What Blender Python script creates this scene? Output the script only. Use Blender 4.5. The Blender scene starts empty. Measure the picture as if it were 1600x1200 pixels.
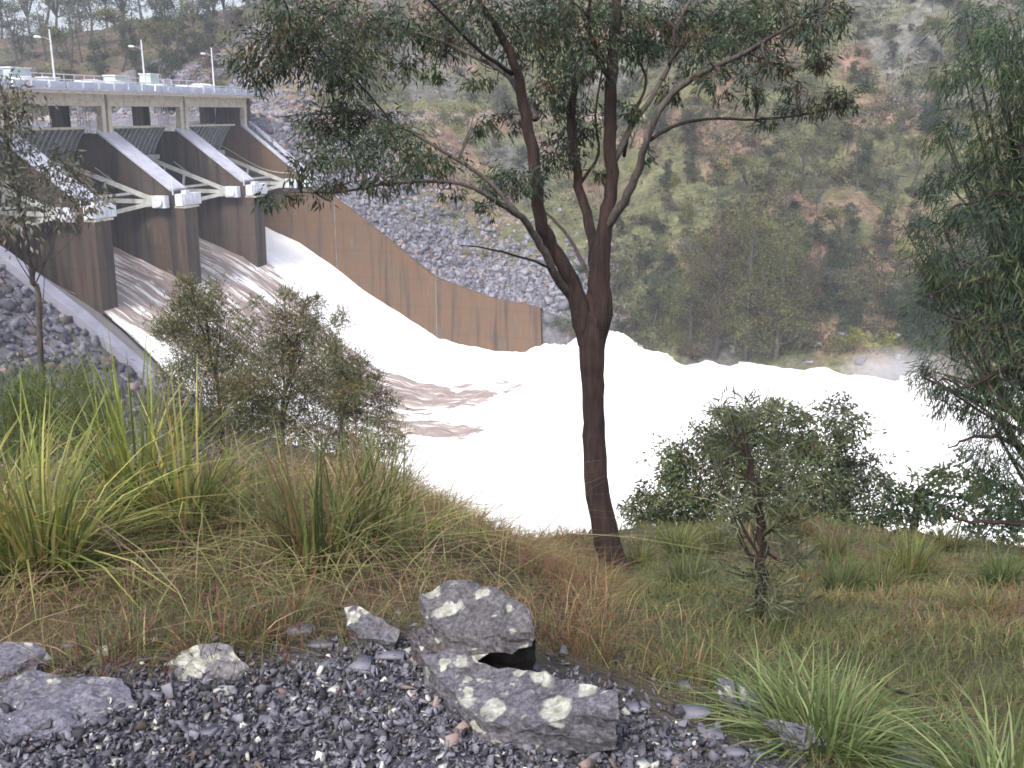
import bpy, math, random
import numpy as np
R = math.radians
rng = np.random.default_rng(7)
random.seed(7)
SC = bpy.context.scene
COL = SC.collection

# ------------------------------------------------------------------ camera, light, exposure
F = 1570.0
PITCH = math.atan((600 - 176) / F)
cam = bpy.data.cameras.new('camera')
cam.sensor_width = 36; cam.lens = F / 1600 * 36; cam.clip_start = 0.05; cam.clip_end = 6000
co = bpy.data.objects.new('camera', cam); COL.objects.link(co)
co.rotation_euler = (math.pi / 2 - PITCH, 0, 0)
SC.camera = co
SUN_EL, SUN_AZ = R(48), R(205)          # azimuth from +Y towards +X
w = bpy.data.worlds.new('World'); SC.world = w; w.use_nodes = True
nt = w.node_tree; nt.nodes.clear()
sky = nt.nodes.new('ShaderNodeTexSky'); sky.sky_type = 'NISHITA'; sky.sun_disc = False
sky.sun_elevation = SUN_EL; sky.sun_rotation = SUN_AZ; sky.air_density = 1.0; sky.dust_density = 4.0; sky.ozone_density = 1.0
hs = nt.nodes.new('ShaderNodeHueSaturation'); hs.inputs['Saturation'].default_value = 0.65
mx = nt.nodes.new('ShaderNodeMixRGB'); mx.blend_type = 'MULTIPLY'; mx.inputs[0].default_value = 1; mx.inputs[2].default_value = (1.0, 0.995, 1.0, 1)
bg = nt.nodes.new('ShaderNodeBackground'); bg.inputs[1].default_value = 0.15
wo = nt.nodes.new('ShaderNodeOutputWorld')
nt.links.new(sky.outputs[0], hs.inputs['Color']); nt.links.new(hs.outputs[0], mx.inputs[1]); nt.links.new(mx.outputs[0], bg.inputs[0]); nt.links.new(bg.outputs[0], wo.inputs[0])
sun = bpy.data.lights.new('sun', 'SUN'); sun.energy = 1.6; sun.angle = R(12); sun.color = (1, 0.95, 0.9)
so = bpy.data.objects.new('sun', sun); COL.objects.link(so)
so.rotation_euler = (math.pi / 2 - SUN_EL, 0, math.pi - SUN_AZ)
so.location = (0, 0, 60)
vs = SC.view_settings; vs.view_transform = 'Standard'; vs.look = 'None'; vs.gamma = 1; vs.use_curve_mapping = False
vs.exposure = 1.22
SC.render.engine = 'CYCLES'
SC.cycles.use_denoising = True
SC.cycles.max_bounces = 5; SC.cycles.transparent_max_bounces = 6; SC.cycles.diffuse_bounces = 3; SC.cycles.volume_bounces = 1
SC.cycles.filter_width = 1.7

# ------------------------------------------------------------------ frames: world <-> dam axes (u across river, v downstream)
CP, SP = math.cos(PITCH), math.sin(PITCH)
AX = R(15.5); V0 = 91.2
UX, UY = math.sin(AX), math.cos(AX)
VX, VY = math.cos(AX), -math.sin(AX)
def uvw(u, v, z=0.0):
    v = v - V0
    return (u * UX + v * VX, u * UY + v * VY, z)
def to_uv(x, y):
    return x * UX + y * UY, x * VX + y * VY + V0
def ray(px, py):
    x = (px - 800) / F; y = (600 - py) / F
    return np.array([x, CP + y * SP, -SP + y * CP])
def P(px, py, d):                       # world point at horizontal distance d seen in that direction
    r = ray(px, py); return r * (d / math.hypot(r[0], r[1]))

# ------------------------------------------------------------------ noise
def hash2(i, j, s):
    n = (i.astype(np.int64) * 374761393 + j.astype(np.int64) * 668265263 + s * 2147483647) & 0xFFFFFFFF
    n = ((n ^ (n >> 13)) * 1274126177) & 0xFFFFFFFF
    return ((n ^ (n >> 16)) & 0xFFFF) / 65535.0
def vnoise(x, y, s=0):
    x = np.asarray(x, float); y = np.asarray(y, float)
    i = np.floor(x); j = np.floor(y); fx = x - i; fy = y - j
    fx = fx * fx * (3 - 2 * fx); fy = fy * fy * (3 - 2 * fy)
    i = i.astype(np.int64); j = j.astype(np.int64)
    a = hash2(i, j, s); b = hash2(i + 1, j, s); c = hash2(i, j + 1, s); d = hash2(i + 1, j + 1, s)
    return (a + (b - a) * fx) + ((c + (d - c) * fx) - (a + (b - a) * fx)) * fy
def fbm(x, y, s=0, o=4):
    t = 0; a = 0.5; n = 0
    for k in range(o):
        t = t + a * vnoise(np.asarray(x) * 2 ** k, np.asarray(y) * 2 ** k, s + k); n += a; a *= 0.5
    return t / n
def sst(a, b, x):
    t = np.clip((x - a) / (b - a), 0, 1); return t * t * (3 - 2 * t)

# ------------------------------------------------------------------ object helpers
def tag(o, label=None, cat=None, group=None, kind=None):
    if label: o['label'] = label
    if cat: o['category'] = cat
    if group: o['group'] = group
    if kind: o['kind'] = kind
    return o
def empty(name, loc, label=None, cat=None, group=None):
    o = bpy.data.objects.new(name, None); COL.objects.link(o); o.location = loc; o.empty_display_size = 0.2
    return tag(o, label, cat, group)
def link(name, me, parent=None):
    o = bpy.data.objects.new(name, me); COL.objects.link(o)
    if parent: o.parent = parent
    return o
class MB:
    """collects shapes in world space, then links them as one mesh object"""
    def __init__(s): s.v = []; s.f = []; s.n = 0; s.c = []
    def add(s, v, f, c=None):
        v = np.asarray(v, float).reshape(-1, 3)
        s.v.append(v); s.f += [tuple(int(q) + s.n for q in t) for t in f]; s.n += len(v)
        s.c.append(np.tile(np.array(c if c is not None else (1, 1, 1), float), (len(v), 1)) if c is None or np.ndim(c) == 1 else np.asarray(c))
        return s
    def hexa(s, p):                     # 8 corners: bottom 4 (ccw), top 4
        return s.add(p, [(3, 2, 1, 0), (4, 5, 6, 7), (0, 1, 5, 4), (1, 2, 6, 5), (2, 3, 7, 6), (3, 0, 4, 7)])
    def ubox(s, u0, u1, v0, v1, z0, z1):
        return s.hexa([uvw(u0, v0, z0), uvw(u0, v1, z0), uvw(u1, v1, z0), uvw(u1, v0, z0), uvw(u0, v0, z1), uvw(u0, v1, z1), uvw(u1, v1, z1), uvw(u1, v0, z1)])
    def prism(s, pts, u0, u1):          # polygon in (v,z) extruded in u; triangulated as fan by bmesh ngon
        n = len(pts)
        vv = [uvw(u0, a, b) for a, b in pts] + [uvw(u1, a, b) for a, b in pts]
        f = [tuple(range(n - 1, -1, -1)), tuple(range(n, 2 * n))] + [(i, (i + 1) % n, n + (i + 1) % n, n + i) for i in range(n)]
        return s.add(vv, f)
    def tube(s, pts, rad, sides=8, c=None):
        v, f = tube_geo(pts, rad, sides); return s.add(v, f, c)
    def bar(s, a, b, wd, ht=None):      # square bar between two points
        a = np.array(a, float); b = np.array(b, float); ht = ht or wd
        d = b - a; d /= np.linalg.norm(d); up = np.array([0, 0, 1.0]) if abs(d[2]) < .95 else np.array([1.0, 0, 0])
        x = np.cross(d, up); x /= np.linalg.norm(x); y = np.cross(x, d)
        x = x * wd / 2; y = y * ht / 2
        return s.hexa([a - x - y, a + x - y, b + x - y, b - x - y, a - x + y, a + x + y, b + x + y, b - x + y])
    def build(s, name, mat, parent=None, smooth=False):
        v = np.concatenate(s.v); 
        if parent: v = v - np.array(parent.location)
        me = bpy.data.meshes.new(name); me.from_pydata(v.tolist(), [], s.f)
        set_col(me, np.concatenate(s.c))
        me.materials.append(mat)
        if smooth: me.polygons.foreach_set('use_smooth', [True] * len(me.polygons))
        me.validate(); me.update()
        return link(name, me, parent)
def set_col(me, c):
    a = me.color_attributes.new('Col', 'FLOAT_COLOR', 'POINT')
    rgba = np.ones((len(c), 4), np.float32); rgba[:, :3] = c; a.data.foreach_set('color', rgba.ravel())
def fastmesh(name, v, loops, starts, totals, col=None, smooth=False):
    me = bpy.data.meshes.new(name)
    me.vertices.add(len(v)); me.vertices.foreach_set('co', np.asarray(v, np.float32).ravel())
    me.loops.add(len(loops)); me.loops.foreach_set('vertex_index', np.asarray(loops, np.int32))
    me.polygons.add(len(starts)); me.polygons.foreach_set('loop_start', np.asarray(starts, np.int32)); me.polygons.foreach_set('loop_total', np.asarray(totals, np.int32))
    if smooth: me.polygons.foreach_set('use_smooth', np.ones(len(starts), bool))
    me.update(calc_edges=True)
    if col is not None: set_col(me, col)
    return me
def same_faces(name, v, f, col=None, smooth=False):
    f = np.asarray(f); k = f.shape[1]; n = len(f)
    return fastmesh(name, v, f.ravel(), np.arange(n) * k, np.full(n, k), col, smooth)
def grid_faces(nu, nv):
    i, j = np.meshgrid(np.arange(nu - 1), np.arange(nv - 1), indexing='ij'); a = (i * nv + j).ravel()
    return np.stack([a, a + nv, a + nv + 1, a + 1], 1)
def smooth_path(pts, k=4):
    p = np.array(pts, float)
    if len(p) < 3: return p
    q = np.vstack([2 * p[0] - p[1], p, 2 * p[-1] - p[-2]]); out = []
    for i in range(1, len(q) - 2):
        for t in np.arange(k) / k:
            a, b, c, d = q[i - 1], q[i], q[i + 1], q[i + 2]
            out.append(.5 * (2 * b + (c - a) * t + (2 * a - 5 * b + 4 * c - d) * t * t + (3 * b - a - 3 * c + d) * t ** 3))
    out.append(p[-1]); return np.array(out)
def tube_geo(pts, rad, sides=8):
    p = np.asarray(pts, float); n = len(p); rad = np.broadcast_to(rad, (n,)) if np.ndim(rad) == 0 else np.asarray(rad)
    t = np.gradient(p, axis=0); t /= np.linalg.norm(t, axis=1)[:, None] + 1e-9
    ref = np.array([0, 0, 1.0]) if abs(t[0][2]) < .8 else np.array([1.0, 0, 0])
    x = np.cross(t, ref); x /= np.linalg.norm(x, axis=1)[:, None] + 1e-9; y = np.cross(t, x)
    a = np.arange(sides) / sides * 2 * math.pi
    v = p[:, None] + rad[:, None, None] * (np.cos(a)[None, :, None] * x[:, None] + np.sin(a)[None, :, None] * y[:, None])
    v = v.reshape(-1, 3); f = []
    for i in range(n - 1):
        for j in range(sides):
            k = (j + 1) % sides; f.append((i * sides + j, i * sides + k, (i + 1) * sides + k, (i + 1) * sides + j))
    f.append(tuple(range(sides - 1, -1, -1))); f.append(tuple(range((n - 1) * sides, n * sides)))
    return v, f

# ------------------------------------------------------------------ materials
def new_mat(name):
    m = bpy.data.materials.new(name); m.use_nodes = True; n = m.node_tree; n.nodes.clear()
    o = n.nodes.new('ShaderNodeOutputMaterial'); b = n.nodes.new('ShaderNodeBsdfPrincipled'); n.links.new(b.outputs[0], o.inputs[0])
    b.inputs['Roughness'].default_value = 0.85; b.inputs['Specular IOR Level'].default_value = 0.3
    return m, n, b
def N(n, typ, **kw):
    q = n.nodes.new('ShaderNode' + typ)
    for k, v in kw.items():
        if k in q.inputs: q.inputs[k].default_value = v
        else: setattr(q, k, v)
    return q
def noise(n, coord, scale, detail=4, rough=0.6, stretch=None):
    t = N(n, 'TexNoise'); t.inputs['Scale'].default_value = scale; t.inputs['Detail'].default_value = detail; t.inputs['Roughness'].default_value = rough
    if stretch:
        mp = N(n, 'Mapping'); mp.inputs['Scale'].default_value = stretch; n.links.new(coord, mp.inputs[0]); n.links.new(mp.outputs[0], t.inputs['Vector'])
    else: n.links.new(coord, t.inputs['Vector'])
    return t.outputs[0]
def ramp(n, fac, stops):
    r = N(n, 'ValToRGB'); e = r.color_ramp.elements
    while len(e) < len(stops): e.new(0.5)
    for k, (p, c) in enumerate(stops):
        e[k].position = p; e[k].color = (*c, 1) if len(c) == 3 else c
    n.links.new(fac, r.inputs[0]); return r.outputs[0]
def mix(n, fac, a, b, mode='MIX'):
    q = N(n, 'MixRGB', blend_type=mode)
    for i, x in ((0, fac), (1, a), (2, b)):
        if isinstance(x, (int, float)): q.inputs[i].default_value = x
        elif isinstance(x, tuple): q.inputs[i].default_value = (*x, 1)
        else: n.links.new(x, q.inputs[i])
    return q.outputs[0]
def bump(n, b, h, strength=0.5, dist=0.05):
    q = N(n, 'Bump'); q.inputs['Strength'].default_value = strength; q.inputs['Distance'].default_value = dist
    n.links.new(h, q.inputs['Height']); n.links.new(q.outputs[0], b.inputs['Normal'])
def pos(n): return N(n, 'NewGeometry').outputs['Position']
def objc(n): return N(n, 'TexCoord').outputs['Object']
def attr(n):
    a = N(n, 'Attribute'); a.attribute_name = 'Col'; return a.outputs['Color']
def simple(name, c1, c2, scale, rough=0.85, bs=0.3, bd=0.03, c3=None, coord=pos, spec=0.3):
    m, n, b = new_mat(name); c = coord(n); t = noise(n, c, scale, 6, 0.65)
    st = [(0.3, c1), (0.7, c2)] if c3 is None else [(0.28, c1), (0.5, c2), (0.72, c3)]
    n.links.new(ramp(n, t, st), b.inputs['Base Color']); bump(n, b, t, bs, bd); b.inputs['Roughness'].default_value = rough
    b.inputs['Specular IOR Level'].default_value = spec
    return m
def m_leaf(name='leaf', rough=0.6, trans=0.36):
    m, n, b = new_mat(name); n.links.new(attr(n), b.inputs['Base Color']); b.inputs['Roughness'].default_value = rough
    t = N(n, 'BsdfTranslucent'); n.links.new(attr(n), t.inputs[0]); ms = N(n, 'MixShader'); ms.inputs[0].default_value = trans
    o = [q for q in n.nodes if q.type == 'OUTPUT_MATERIAL'][0]
    n.links.new(b.outputs[0], ms.inputs[1]); n.links.new(t.outputs[0], ms.inputs[2]); n.links.new(ms.outputs[0], o.inputs[0]); return m
LEAF = m_leaf()
def m_attr(name, rough, s1, s2, amt, bs, bd, coord=pos, spec=0.3):
    m, n, b = new_mat(name); c = coord(n); t = noise(n, c, s1, 6, .7); t2 = noise(n, c, s2, 4, .6)
    k = ramp(n, t, [(0.3, (1 - amt,) * 3), (0.7, (1 + amt,) * 3)]); k2 = ramp(n, t2, [(0.3, (1 - amt * .7,) * 3), (0.7, (1 + amt * .7,) * 3)])
    col = mix(n, 1.0, mix(n, 1.0, attr(n), k, 'MULTIPLY'), k2, 'MULTIPLY')
    n.links.new(col, b.inputs['Base Color']); bump(n, b, t, bs, bd); b.inputs['Roughness'].default_value = rough; b.inputs['Specular IOR Level'].default_value = spec; return m
GROUND = m_attr('ground', 0.95, 1.1, 0.22, 0.62, 0.9, 0.35)
STONE = m_attr('stone', 0.75, 9.0, 2.0, 0.35, 0.5, 0.02, objc)
def m_concrete(name, base, dark, rust, pale, level):
    """stained concrete: long vertical streaks, lift lines, rusty patches"""
    m, n, b = new_mat(name); c = pos(n)
    s1 = noise(n, c, 1.0, 5, .6, (0.9, 0.9, 0.05)); s2 = noise(n, c, 1.0, 6, .7, (1.7, 1.7, 0.16)); blot = noise(n, c, 0.35, 5, .6)
    col = mix(n, ramp(n, blot, [(0.35, (0, 0, 0)), (0.62, (1, 1, 1))]), base, rust)
    col = mix(n, ramp(n, s1, [(0.38 + level, (.7, .7, .7)), (0.54 + level, (0, 0, 0))]), col, dark)
    col = mix(n, ramp(n, s2, [(0.60, (0, 0, 0)), (0.72, (.55, .55, .55))]), col, pale)
    col = mix(n, ramp(n, s2, [(0.28, (.6, .6, .6)), (0.42, (0, 0, 0))]), col, dark)
    wv = N(n, 'TexWave', wave_type='BANDS', bands_direction='Z'); wv.inputs['Scale'].default_value = 0.07; wv.inputs['Distortion'].default_value = 0.25
    n.links.new(c, wv.inputs[0])
    col = mix(n, ramp(n, wv.outputs[1], [(0.0, (.14, .14, .14)), (0.02, (0, 0, 0))]), col, dark)
    n.links.new(col, b.inputs['Base Color']); bump(n, b, s2, .3, .04); return m
CONC_WALL = m_concrete('stained_concrete_wall', (.112, .078, .052), (.036, .028, .025), (.135, .078, .042), (.26, .185, .12), -.05)
CONC_PIER = m_concrete('stained_concrete_pier', (.078, .064, .054), (.016, .016, .019), (.092, .062, .042), (.21, .17, .13), .02)
CONC_PALE = simple('pale_concrete', (.30, .27, .22), (.50, .45, .36), 1.2, c3=(.58, .54, .46))
CONC_GREY = simple('wet_grey_concrete', (.33, .33, .40), (.47, .47, .55), 0.8, rough=.45, c3=(.58, .58, .68), spec=.5)
STEEL = simple('grey_painted_steel', (.30, .31, .29), (.44, .45, .42), 1.5, rough=.5, c3=(.55, .56, .54))
STEEL_BOX = simple('pale_painted_steel', (.50, .52, .56), (.62, .65, .70), 1.2, rough=.5, c3=(.72, .74, .78))
GATE = simple('dark_gate_steel', (.10, .105, .11), (.19, .19, .19), 1.0, rough=.6)
GATE_RIB = simple('gate_rib_steel', (.26, .27, .26), (.40, .41, .40), 2.0, rough=.6)
RAIL = simple('galvanised_rail', (.52, .54, .62), (.62, .65, .74), 3.0, rough=.5)
COVER = simple('white_cover', (.62, .63, .68), (.85, .85, .88), 1.5, rough=.6)
CABINET = simple('pale_green_cabinet', (.38, .46, .46), (.50, .58, .58), 2.0, rough=.6)
BARK = simple('rough_brown_bark', (.022, .015, .013), (.060, .036, .028), 16, bs=.9, bd=.03, c3=(.125, .068, .048), coord=objc)
def bark_streak(name, a, bb, cc, sc):
    m, n, b = new_mat(name); c = objc(n); t = noise(n, c, 1.0, 6, .7, (sc, sc, sc * .14)); t2 = noise(n, c, 2.2, 4, .6)
    col = mix(n, ramp(n, t2, [(.35, (0, 0, 0)), (.7, (1, 1, 1))]), ramp(n, t, [(.3, a), (.5, bb), (.72, cc)]), ramp(n, t, [(.3, bb), (.7, cc)]))
    n.links.new(col, b.inputs['Base Color']); bump(n, b, t, 1.0, .03); return m
BARK = bark_streak('fibrous_brown_bark', (.006, .005, .005), (.022, .015, .014), (.066, .040, .033), 20)
BARK_GREY = bark_streak('grey_bark', (.025, .021, .020), (.06, .05, .046), (.15, .13, .12), 30)
BARK_PALE = simple('pale_dead_wood', (.25, .22, .2), (.42, .38, .36), 8, coord=objc)

# ------------------------------------------------------------------ profiles of the spillway
TV = np.array([-14, -.5, 6.8, 10.2, 16.5, 25, 34, 43.9, 52.3, 60]); TZ = np.array([-1.5, -1.5, -7.2, -10.1, -13.5, -19.3, -26.3, -29.3, -30.6, -31.5])
WV = np.array([-8, -5, 0, 10, 16.5, 21.7, 27, 35, 44, 52, 60, 400]); WZ = np.array([-14.8, -15.8, -17.5, -21.5, -25.4, -29.3, -32.1, -36.7, -38.4, -37.6, -37, -37.2])
PU = [100.9, 119.3, 137.7, 156.4]; PT = 3.0
WALL_U = 156.4
def left_edge(v): return np.interp(v, [-20, 12, 20, 26, 40, 60, 75, 113, 400], [101, 102, 100.5, 98.5, 94, 84, 80, 84, 95])

# ------------------------------------------------------------------ terrain
KX = [-900, 150, 420, 650, 920, 1300, 1600, 2400]
PROF = [  # ground height against distance, by heading (as read along sight lines)
    [(0, -1.6), (3, -1.66), (6, -2.15), (9, -3.6), (20, -10.5), (50, -30), (75, -39)],
    [(0, -1.6), (3, -1.66), (6, -2.15), (9, -3.7), (20, -10.5), (50, -30), (75, -39)],
    [(0, -1.6), (3, -1.68), (5, -1.95), (8, -3.0), (14, -6.2), (30, -16.5), (60, -38), (75, -42)],
    [(0, -1.6), (3, -1.68), (5, -2.15), (8, -3.25), (12, -4.95), (20, -9.8), (60, -38), (75, -44)],
    [(0, -1.6), (2.7, -1.68), (5, -2.6), (10, -5.05), (18, -7.9), (30, -15.5), (66, -39), (80, -44)],
    [(0, -1.6), (2.3, -1.66), (5, -2.65), (10, -4.72), (18, -7.2), (30, -14.5), (70, -39), (85, -44)],
    [(0, -1.6), (2.1, -1.64), (5, -2.5), (10, -4.35), (16, -6.4), (30, -14.5), (75, -39), (90, -44)],
    [(0, -1.6), (2.1, -1.64), (5, -2.4), (10, -4.0), (16, -6.0), (30, -13.5), (75, -39), (90, -44)]]
def h_near(x, y):
    d = np.hypot(x, y); az = np.arctan2(x, np.maximum(y, .001)); px = 800 + 1626 * np.tan(np.clip(az, -1.2, 1.2))
    hs_ = [np.interp(d, [a for a, _ in p], [b for _, b in p]) for p in PROF]
    out = hs_[0] * 0
    for k in range(len(KX) - 1):
        t = np.clip((px - KX[k]) / (KX[k + 1] - KX[k]), 0, 1)
        m = (px >= KX[k]) & (px < KX[k + 1]); out = np.where(m, hs_[k] * (1 - t) + hs_[k + 1] * t, out)
    out = np.where(px < KX[0], hs_[0], out); out = np.where(px >= KX[-1], hs_[-1], out)
    back = sst(2.0, -3.0, y); flat = -1.6 + .25 * np.maximum(0, -y - 3)
    return out * (1 - back) + flat * back
def hill_parts(u, v):
    shore = np.interp(v, [-300, -10, 52, 53, 60, 75, 400], [162, 157.2, 157.2, 157.2, 154, 150, 152]) + 3 * (fbm(v * .06, v * 0 + 3, 5) - .5) * sst(50, 62, v)
    s = u - shore
    zb = np.interp(v, [-60, -12, 0, 6.8, 10.2, 16.5, 25, 34, 43.9, 52, 60, 70, 400], [-6, -2.0, -2.2, -8, -11, -14.2, -20, -27.0, -30, -31.5, -36, -38, -38])
    return shore, s, zb
def h_hill(u, v):
    shore, s, zb = hill_parts(u, v)
    sl = np.interp(v, [-60, 0, 52, 70], [.35, .45, .52, .62])
    low = zb + sl * np.maximum(s, 0)
    kk = np.interp(v, [-160, -60, 0, 40], [.24, .32, .52, .58])
    HM = np.interp(v, [-260, -140, -70, -20, 20, 60], [17, 22, 30, 50, 90, 120])
    terr = -0.6
    st = np.maximum((terr - zb) / sl, 0)
    up = terr + kk * np.maximum(s - st - 9, 0)
    tw = sst(95, 45, v)                  # terrace fades out downstream
    h = np.minimum(low, np.maximum(terr, up)) * tw + (1 - tw) * low
    h = np.where(h > HM, HM + (h - HM) * .05, h)
    g = fbm(u * .03 + v * .02, v * .035 + 4, 9, 4) - .5
    g2 = np.abs(fbm(u * .012 + 3, v * .03, 21, 3) - .5)
    amp = sst(3, 45, s)
    h = h + amp * (g * 13 + (g2 - .12) * 26) * np.where(np.abs(low - terr) < 3, .3, 1) * np.interp(v, [-60, 0, 50], [.25, .5, 1.0])
    h = h + (fbm(u * .35, v * .35, 31, 3) - .5) * 1.4 * sst(0, 10, s)
    return np.where(s < 0, -44.0, h)
def height(x, y):
    x = np.asarray(x, float); y = np.asarray(y, float)
    u, v = to_uv(x, y)
    hn = h_near(x, y)
    d = np.hypot(x, y)
    hn = hn + (fbm(x * .8, y * .8, 3, 4) - .5) * .22 * sst(2.6, 8, d) + (fbm(x * .1, y * .1, 4, 3) - .5) * 3 * sst(15, 40, d)
    # left rockfill embankment
    te = np.interp(v, TV, TZ - .9) - np.maximum(0, 60 - u) * .02
    te = np.where(v > 52, -31.5 - (v - 52) * .5, te)
    emb = np.where(u < 83, te, -44) + (fbm(x * .3, y * .3, 8, 3) - .5) * 1.0 * (u < 81)
    emb = np.where(v < -12, -2 - (-12 - v) * .6, emb)
    h = np.maximum(hn, np.where(u < 83, emb, -44))
    h = np.where((v < 54) & (u > 83) & (u < WALL_U + .6), -44, h)
    h = np.where((v < -12) & (u > 83), -30, h)
    h = np.maximum(h, h_hill(u, v))
    return h
def gz(x, y): return float(height(np.array([x]), np.array([y]))[0])
def G(px, py, dmax=400, lift=0.0):      # where a sight line meets the ground
    r = ray(px, py); r = r / math.hypot(r[0], r[1])
    d = np.exp(np.linspace(math.log(1.2), math.log(dmax), 3000)); z = height(r[0] * d, r[1] * d) + lift
    k = np.nonzero(r[2] * d < z)[0]
    k = k[0] if len(k) else len(d) - 1
    return np.array([r[0] * d[k], r[1] * d[k], z[k]])

az_f = np.concatenate([np.linspace(-180, -62, 60)[:-1], np.linspace(-62, 50, 640), np.linspace(50, 180, 60)[1:]])
rr = np.concatenate([[0.05, .5, 1.0, 1.5], np.exp(np.linspace(math.log(1.9), math.log(120), 250)), np.exp(np.linspace(math.log(120), math.log(420), 230))[1:], np.exp(np.linspace(math.log(425), math.log(1500), 25))])
AZ, RR = np.meshgrid(np.radians(az_f), rr, indexing='ij')
X = (np.sin(AZ) * RR).ravel(); Y = (np.cos(AZ) * RR).ravel(); Z = height(X, Y)
U_, V_ = to_uv(X, Y); D = RR.ravel()
def C3(*c): return np.array(c)
n1 = fbm(X * .6, Y * .6, 11, 5); n2 = fbm(X * .07, Y * .07, 12, 5); n3 = fbm(X * .25, Y * .25, 13, 4)
near_c = C3(.095, .078, .048) + (n1[:, None] - .5) * C3(.10, .05, .03) + (n3[:, None] - .5) * C3(-.04, .04, -.01)
grav = C3(.085, .085, .105)
gm = sst(3.25, 2.75, D + (fbm(X * 2, Y * 2, 14) - .5) * .8 + .35 * sst(600, 1200, 800 + 1626 * np.tan(np.clip(np.arctan2(X, np.maximum(Y, .01)), -1.2, 1.2))))
near_c = near_c * (1 - gm[:, None]) + grav * gm[:, None]
shore, s_, zb = hill_parts(U_, V_)
dirt = C3(.190, .122, .088); dry = C3(.155, .120, .070); grn = C3(.092, .102, .044); rock = C3(.16, .155, .175)
def lerp(a, b, t): return a * (1 - t[:, None]) + b * t[:, None]
hc = lerp(dirt + 0 * near_c, dry + 0 * near_c, sst(.38, .6, n3)); hc = lerp(hc, grn + 0 * hc, sst(.42, .60, n2 + .25 * (n3 - .5) + np.clip((U_ * .0 + V_ - 45) * .002, -.12, .04)) * .85)
gp = sst(.62, .74, fbm(X * .05 + 9, Y * .05, 44, 4)); hc = lerp(hc, rock + 0 * hc, gp * .5); hc = hc * (1 - .45 * sst(-10, -50, V_))[:, None]
rip_r = ((V_ > -60) & (V_ < 66)) * sst(26, 10, s_ + (fbm(X * .12, Y * .12, 61) - .5) * 22 + np.interp(V_, [-60, 0, 52], [-40, 4, 12]))
hc = lerp(hc, rock * .85 + 0 * hc, rip_r)
hc = lerp(hc, C3(.30, .24, .20) + 0 * hc, ((np.abs(Z + .6) < .8) & (V_ < 60) & (s_ > 6)) * .8)
hill_m = (s_ > -2).astype(float)
emb_m = ((U_ < 84) & (Z > h_near(X, Y) + 1.5)).astype(float)
cc = lerp(near_c, hc, hill_m); cc = lerp(cc, rock * .75 + 0 * cc, emb_m * (1 - hill_m))
cc = np.clip(cc, .01, .9)
me = same_faces('ground', np.stack([X, Y, Z], 1), grid_faces(len(az_f), len(rr))[:, ::-1], cc, True); me.materials.append(GROUND)
tag(link('ground', me), kind='structure')

# ------------------------------------------------------------------ water
def m_water():
    m, n, b = new_mat('foaming_water'); c = pos(n)
    mp = N(n, 'Mapping'); mp.inputs['Rotation'].default_value = (0, 0, AX); n.links.new(c, mp.inputs[0])   # x then runs downstream
    st = noise(n, mp.outputs[0], 1.0, 5, .65, (.10, 1.5, .2)); st2 = noise(n, mp.outputs[0], 1.0, 6, .7, (.35, 1.9, .5))
    a = N(n, 'Attribute'); a.attribute_name = 'Col'; sep = N(n, 'SeparateColor'); n.links.new(a.outputs['Color'], sep.inputs[0])
    brown = ramp(n, st, [(.30, (.20, .155, .135)), (.50, (.29, .235, .21)), (.55, (.37, .31, .28)), (.60, (.78, .73, .70))])
    add = N(n, 'Math', operation='MULTIPLY_ADD'); n.links.new(st2, add.inputs[0]); add.inputs[1].default_value = 1.5
    sub = N(n, 'Math', operation='SUBTRACT'); n.links.new(sep.outputs[0], sub.inputs[0]); sub.inputs[1].default_value = .72; n.links.new(sub.outputs[0], add.inputs[2])
    k = ramp(n, add.outputs[0], [(.44, (0, 0, 0)), (.56, (1, 1, 1))])
    n.links.new(mix(n, k, brown, (.93, .92, .93)), b.inputs['Base Color'])
    b.inputs['Roughness'].default_value = .55; bump(n, b, st2, .35, .25); return m
WATER = m_water()
us = np.arange(62, 166, .45); vs_ = np.concatenate([np.arange(-8, 80, .45), np.arange(80, 150, .9), np.arange(150, 420, 6)])
UU, VV = np.meshgrid(us, vs_, indexing='ij'); UU = UU.ravel(); VV = VV.ravel()
W0 = np.interp(VV, WV, WZ)
turb = sst(20, 60, VV)
ZZ = W0 + (fbm(UU * .35, VV * .3, 70, 4) - .5) * (.35 + 1.9 * turb) + (fbm(UU * 1.2, VV * .5, 75, 3) - .5) * (.25 + .5 * turb)
ZZ += 3.0 * np.exp(-((UU - 152) / 7) ** 2 - ((VV - 64) / 6) ** 2) + 1.3 * np.exp(-((UU - 140) / 14) ** 2 - ((VV - 62) / 8) ** 2)
lo1 = np.interp(VV, [0, 12, 20, 30, 39, 48, 55, 57], [124, 124, 118.5, 117.6, 118, 119.6, 127, 131]); hi1 = np.interp(VV, [0, 12, 21.6, 31, 55, 57], [138, 141, 135.4, 131.5, 132.6, 132.6])
lo2 = np.interp(VV, [0, 10, 14, 20, 40, 50, 58], [101, 101, 103, 105.5, 104.5, 105.5, 110]); hi2 = np.interp(VV, [0, 10, 18, 30, 42, 54, 58], [121, 121, 118, 117, 116.5, 113, 110])
nz = (fbm(UU * .5, VV * .13, 80, 4) - .5) * 5
def inside(lo, hi): return sst(-2.2, 1.6, np.minimum(UU - lo, hi - UU) + nz * .5 + .9)
tend = sst(63, 52, VV + nz * 1.5)
brown = np.maximum(inside(lo1, hi1), inside(lo2, hi2)) * np.where(VV < 38, 1, tend)
brown *= 1 - .7 * sst(.60, .68, fbm(UU * .35, VV * .06, 85, 3)) * sst(8, 16, VV)
brown = np.maximum(brown, .9 * ((UU < 99) & (VV < 14)))
foam = np.clip(1 - brown, 0, 1); foam = np.clip(foam, .28, 1.0)
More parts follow.
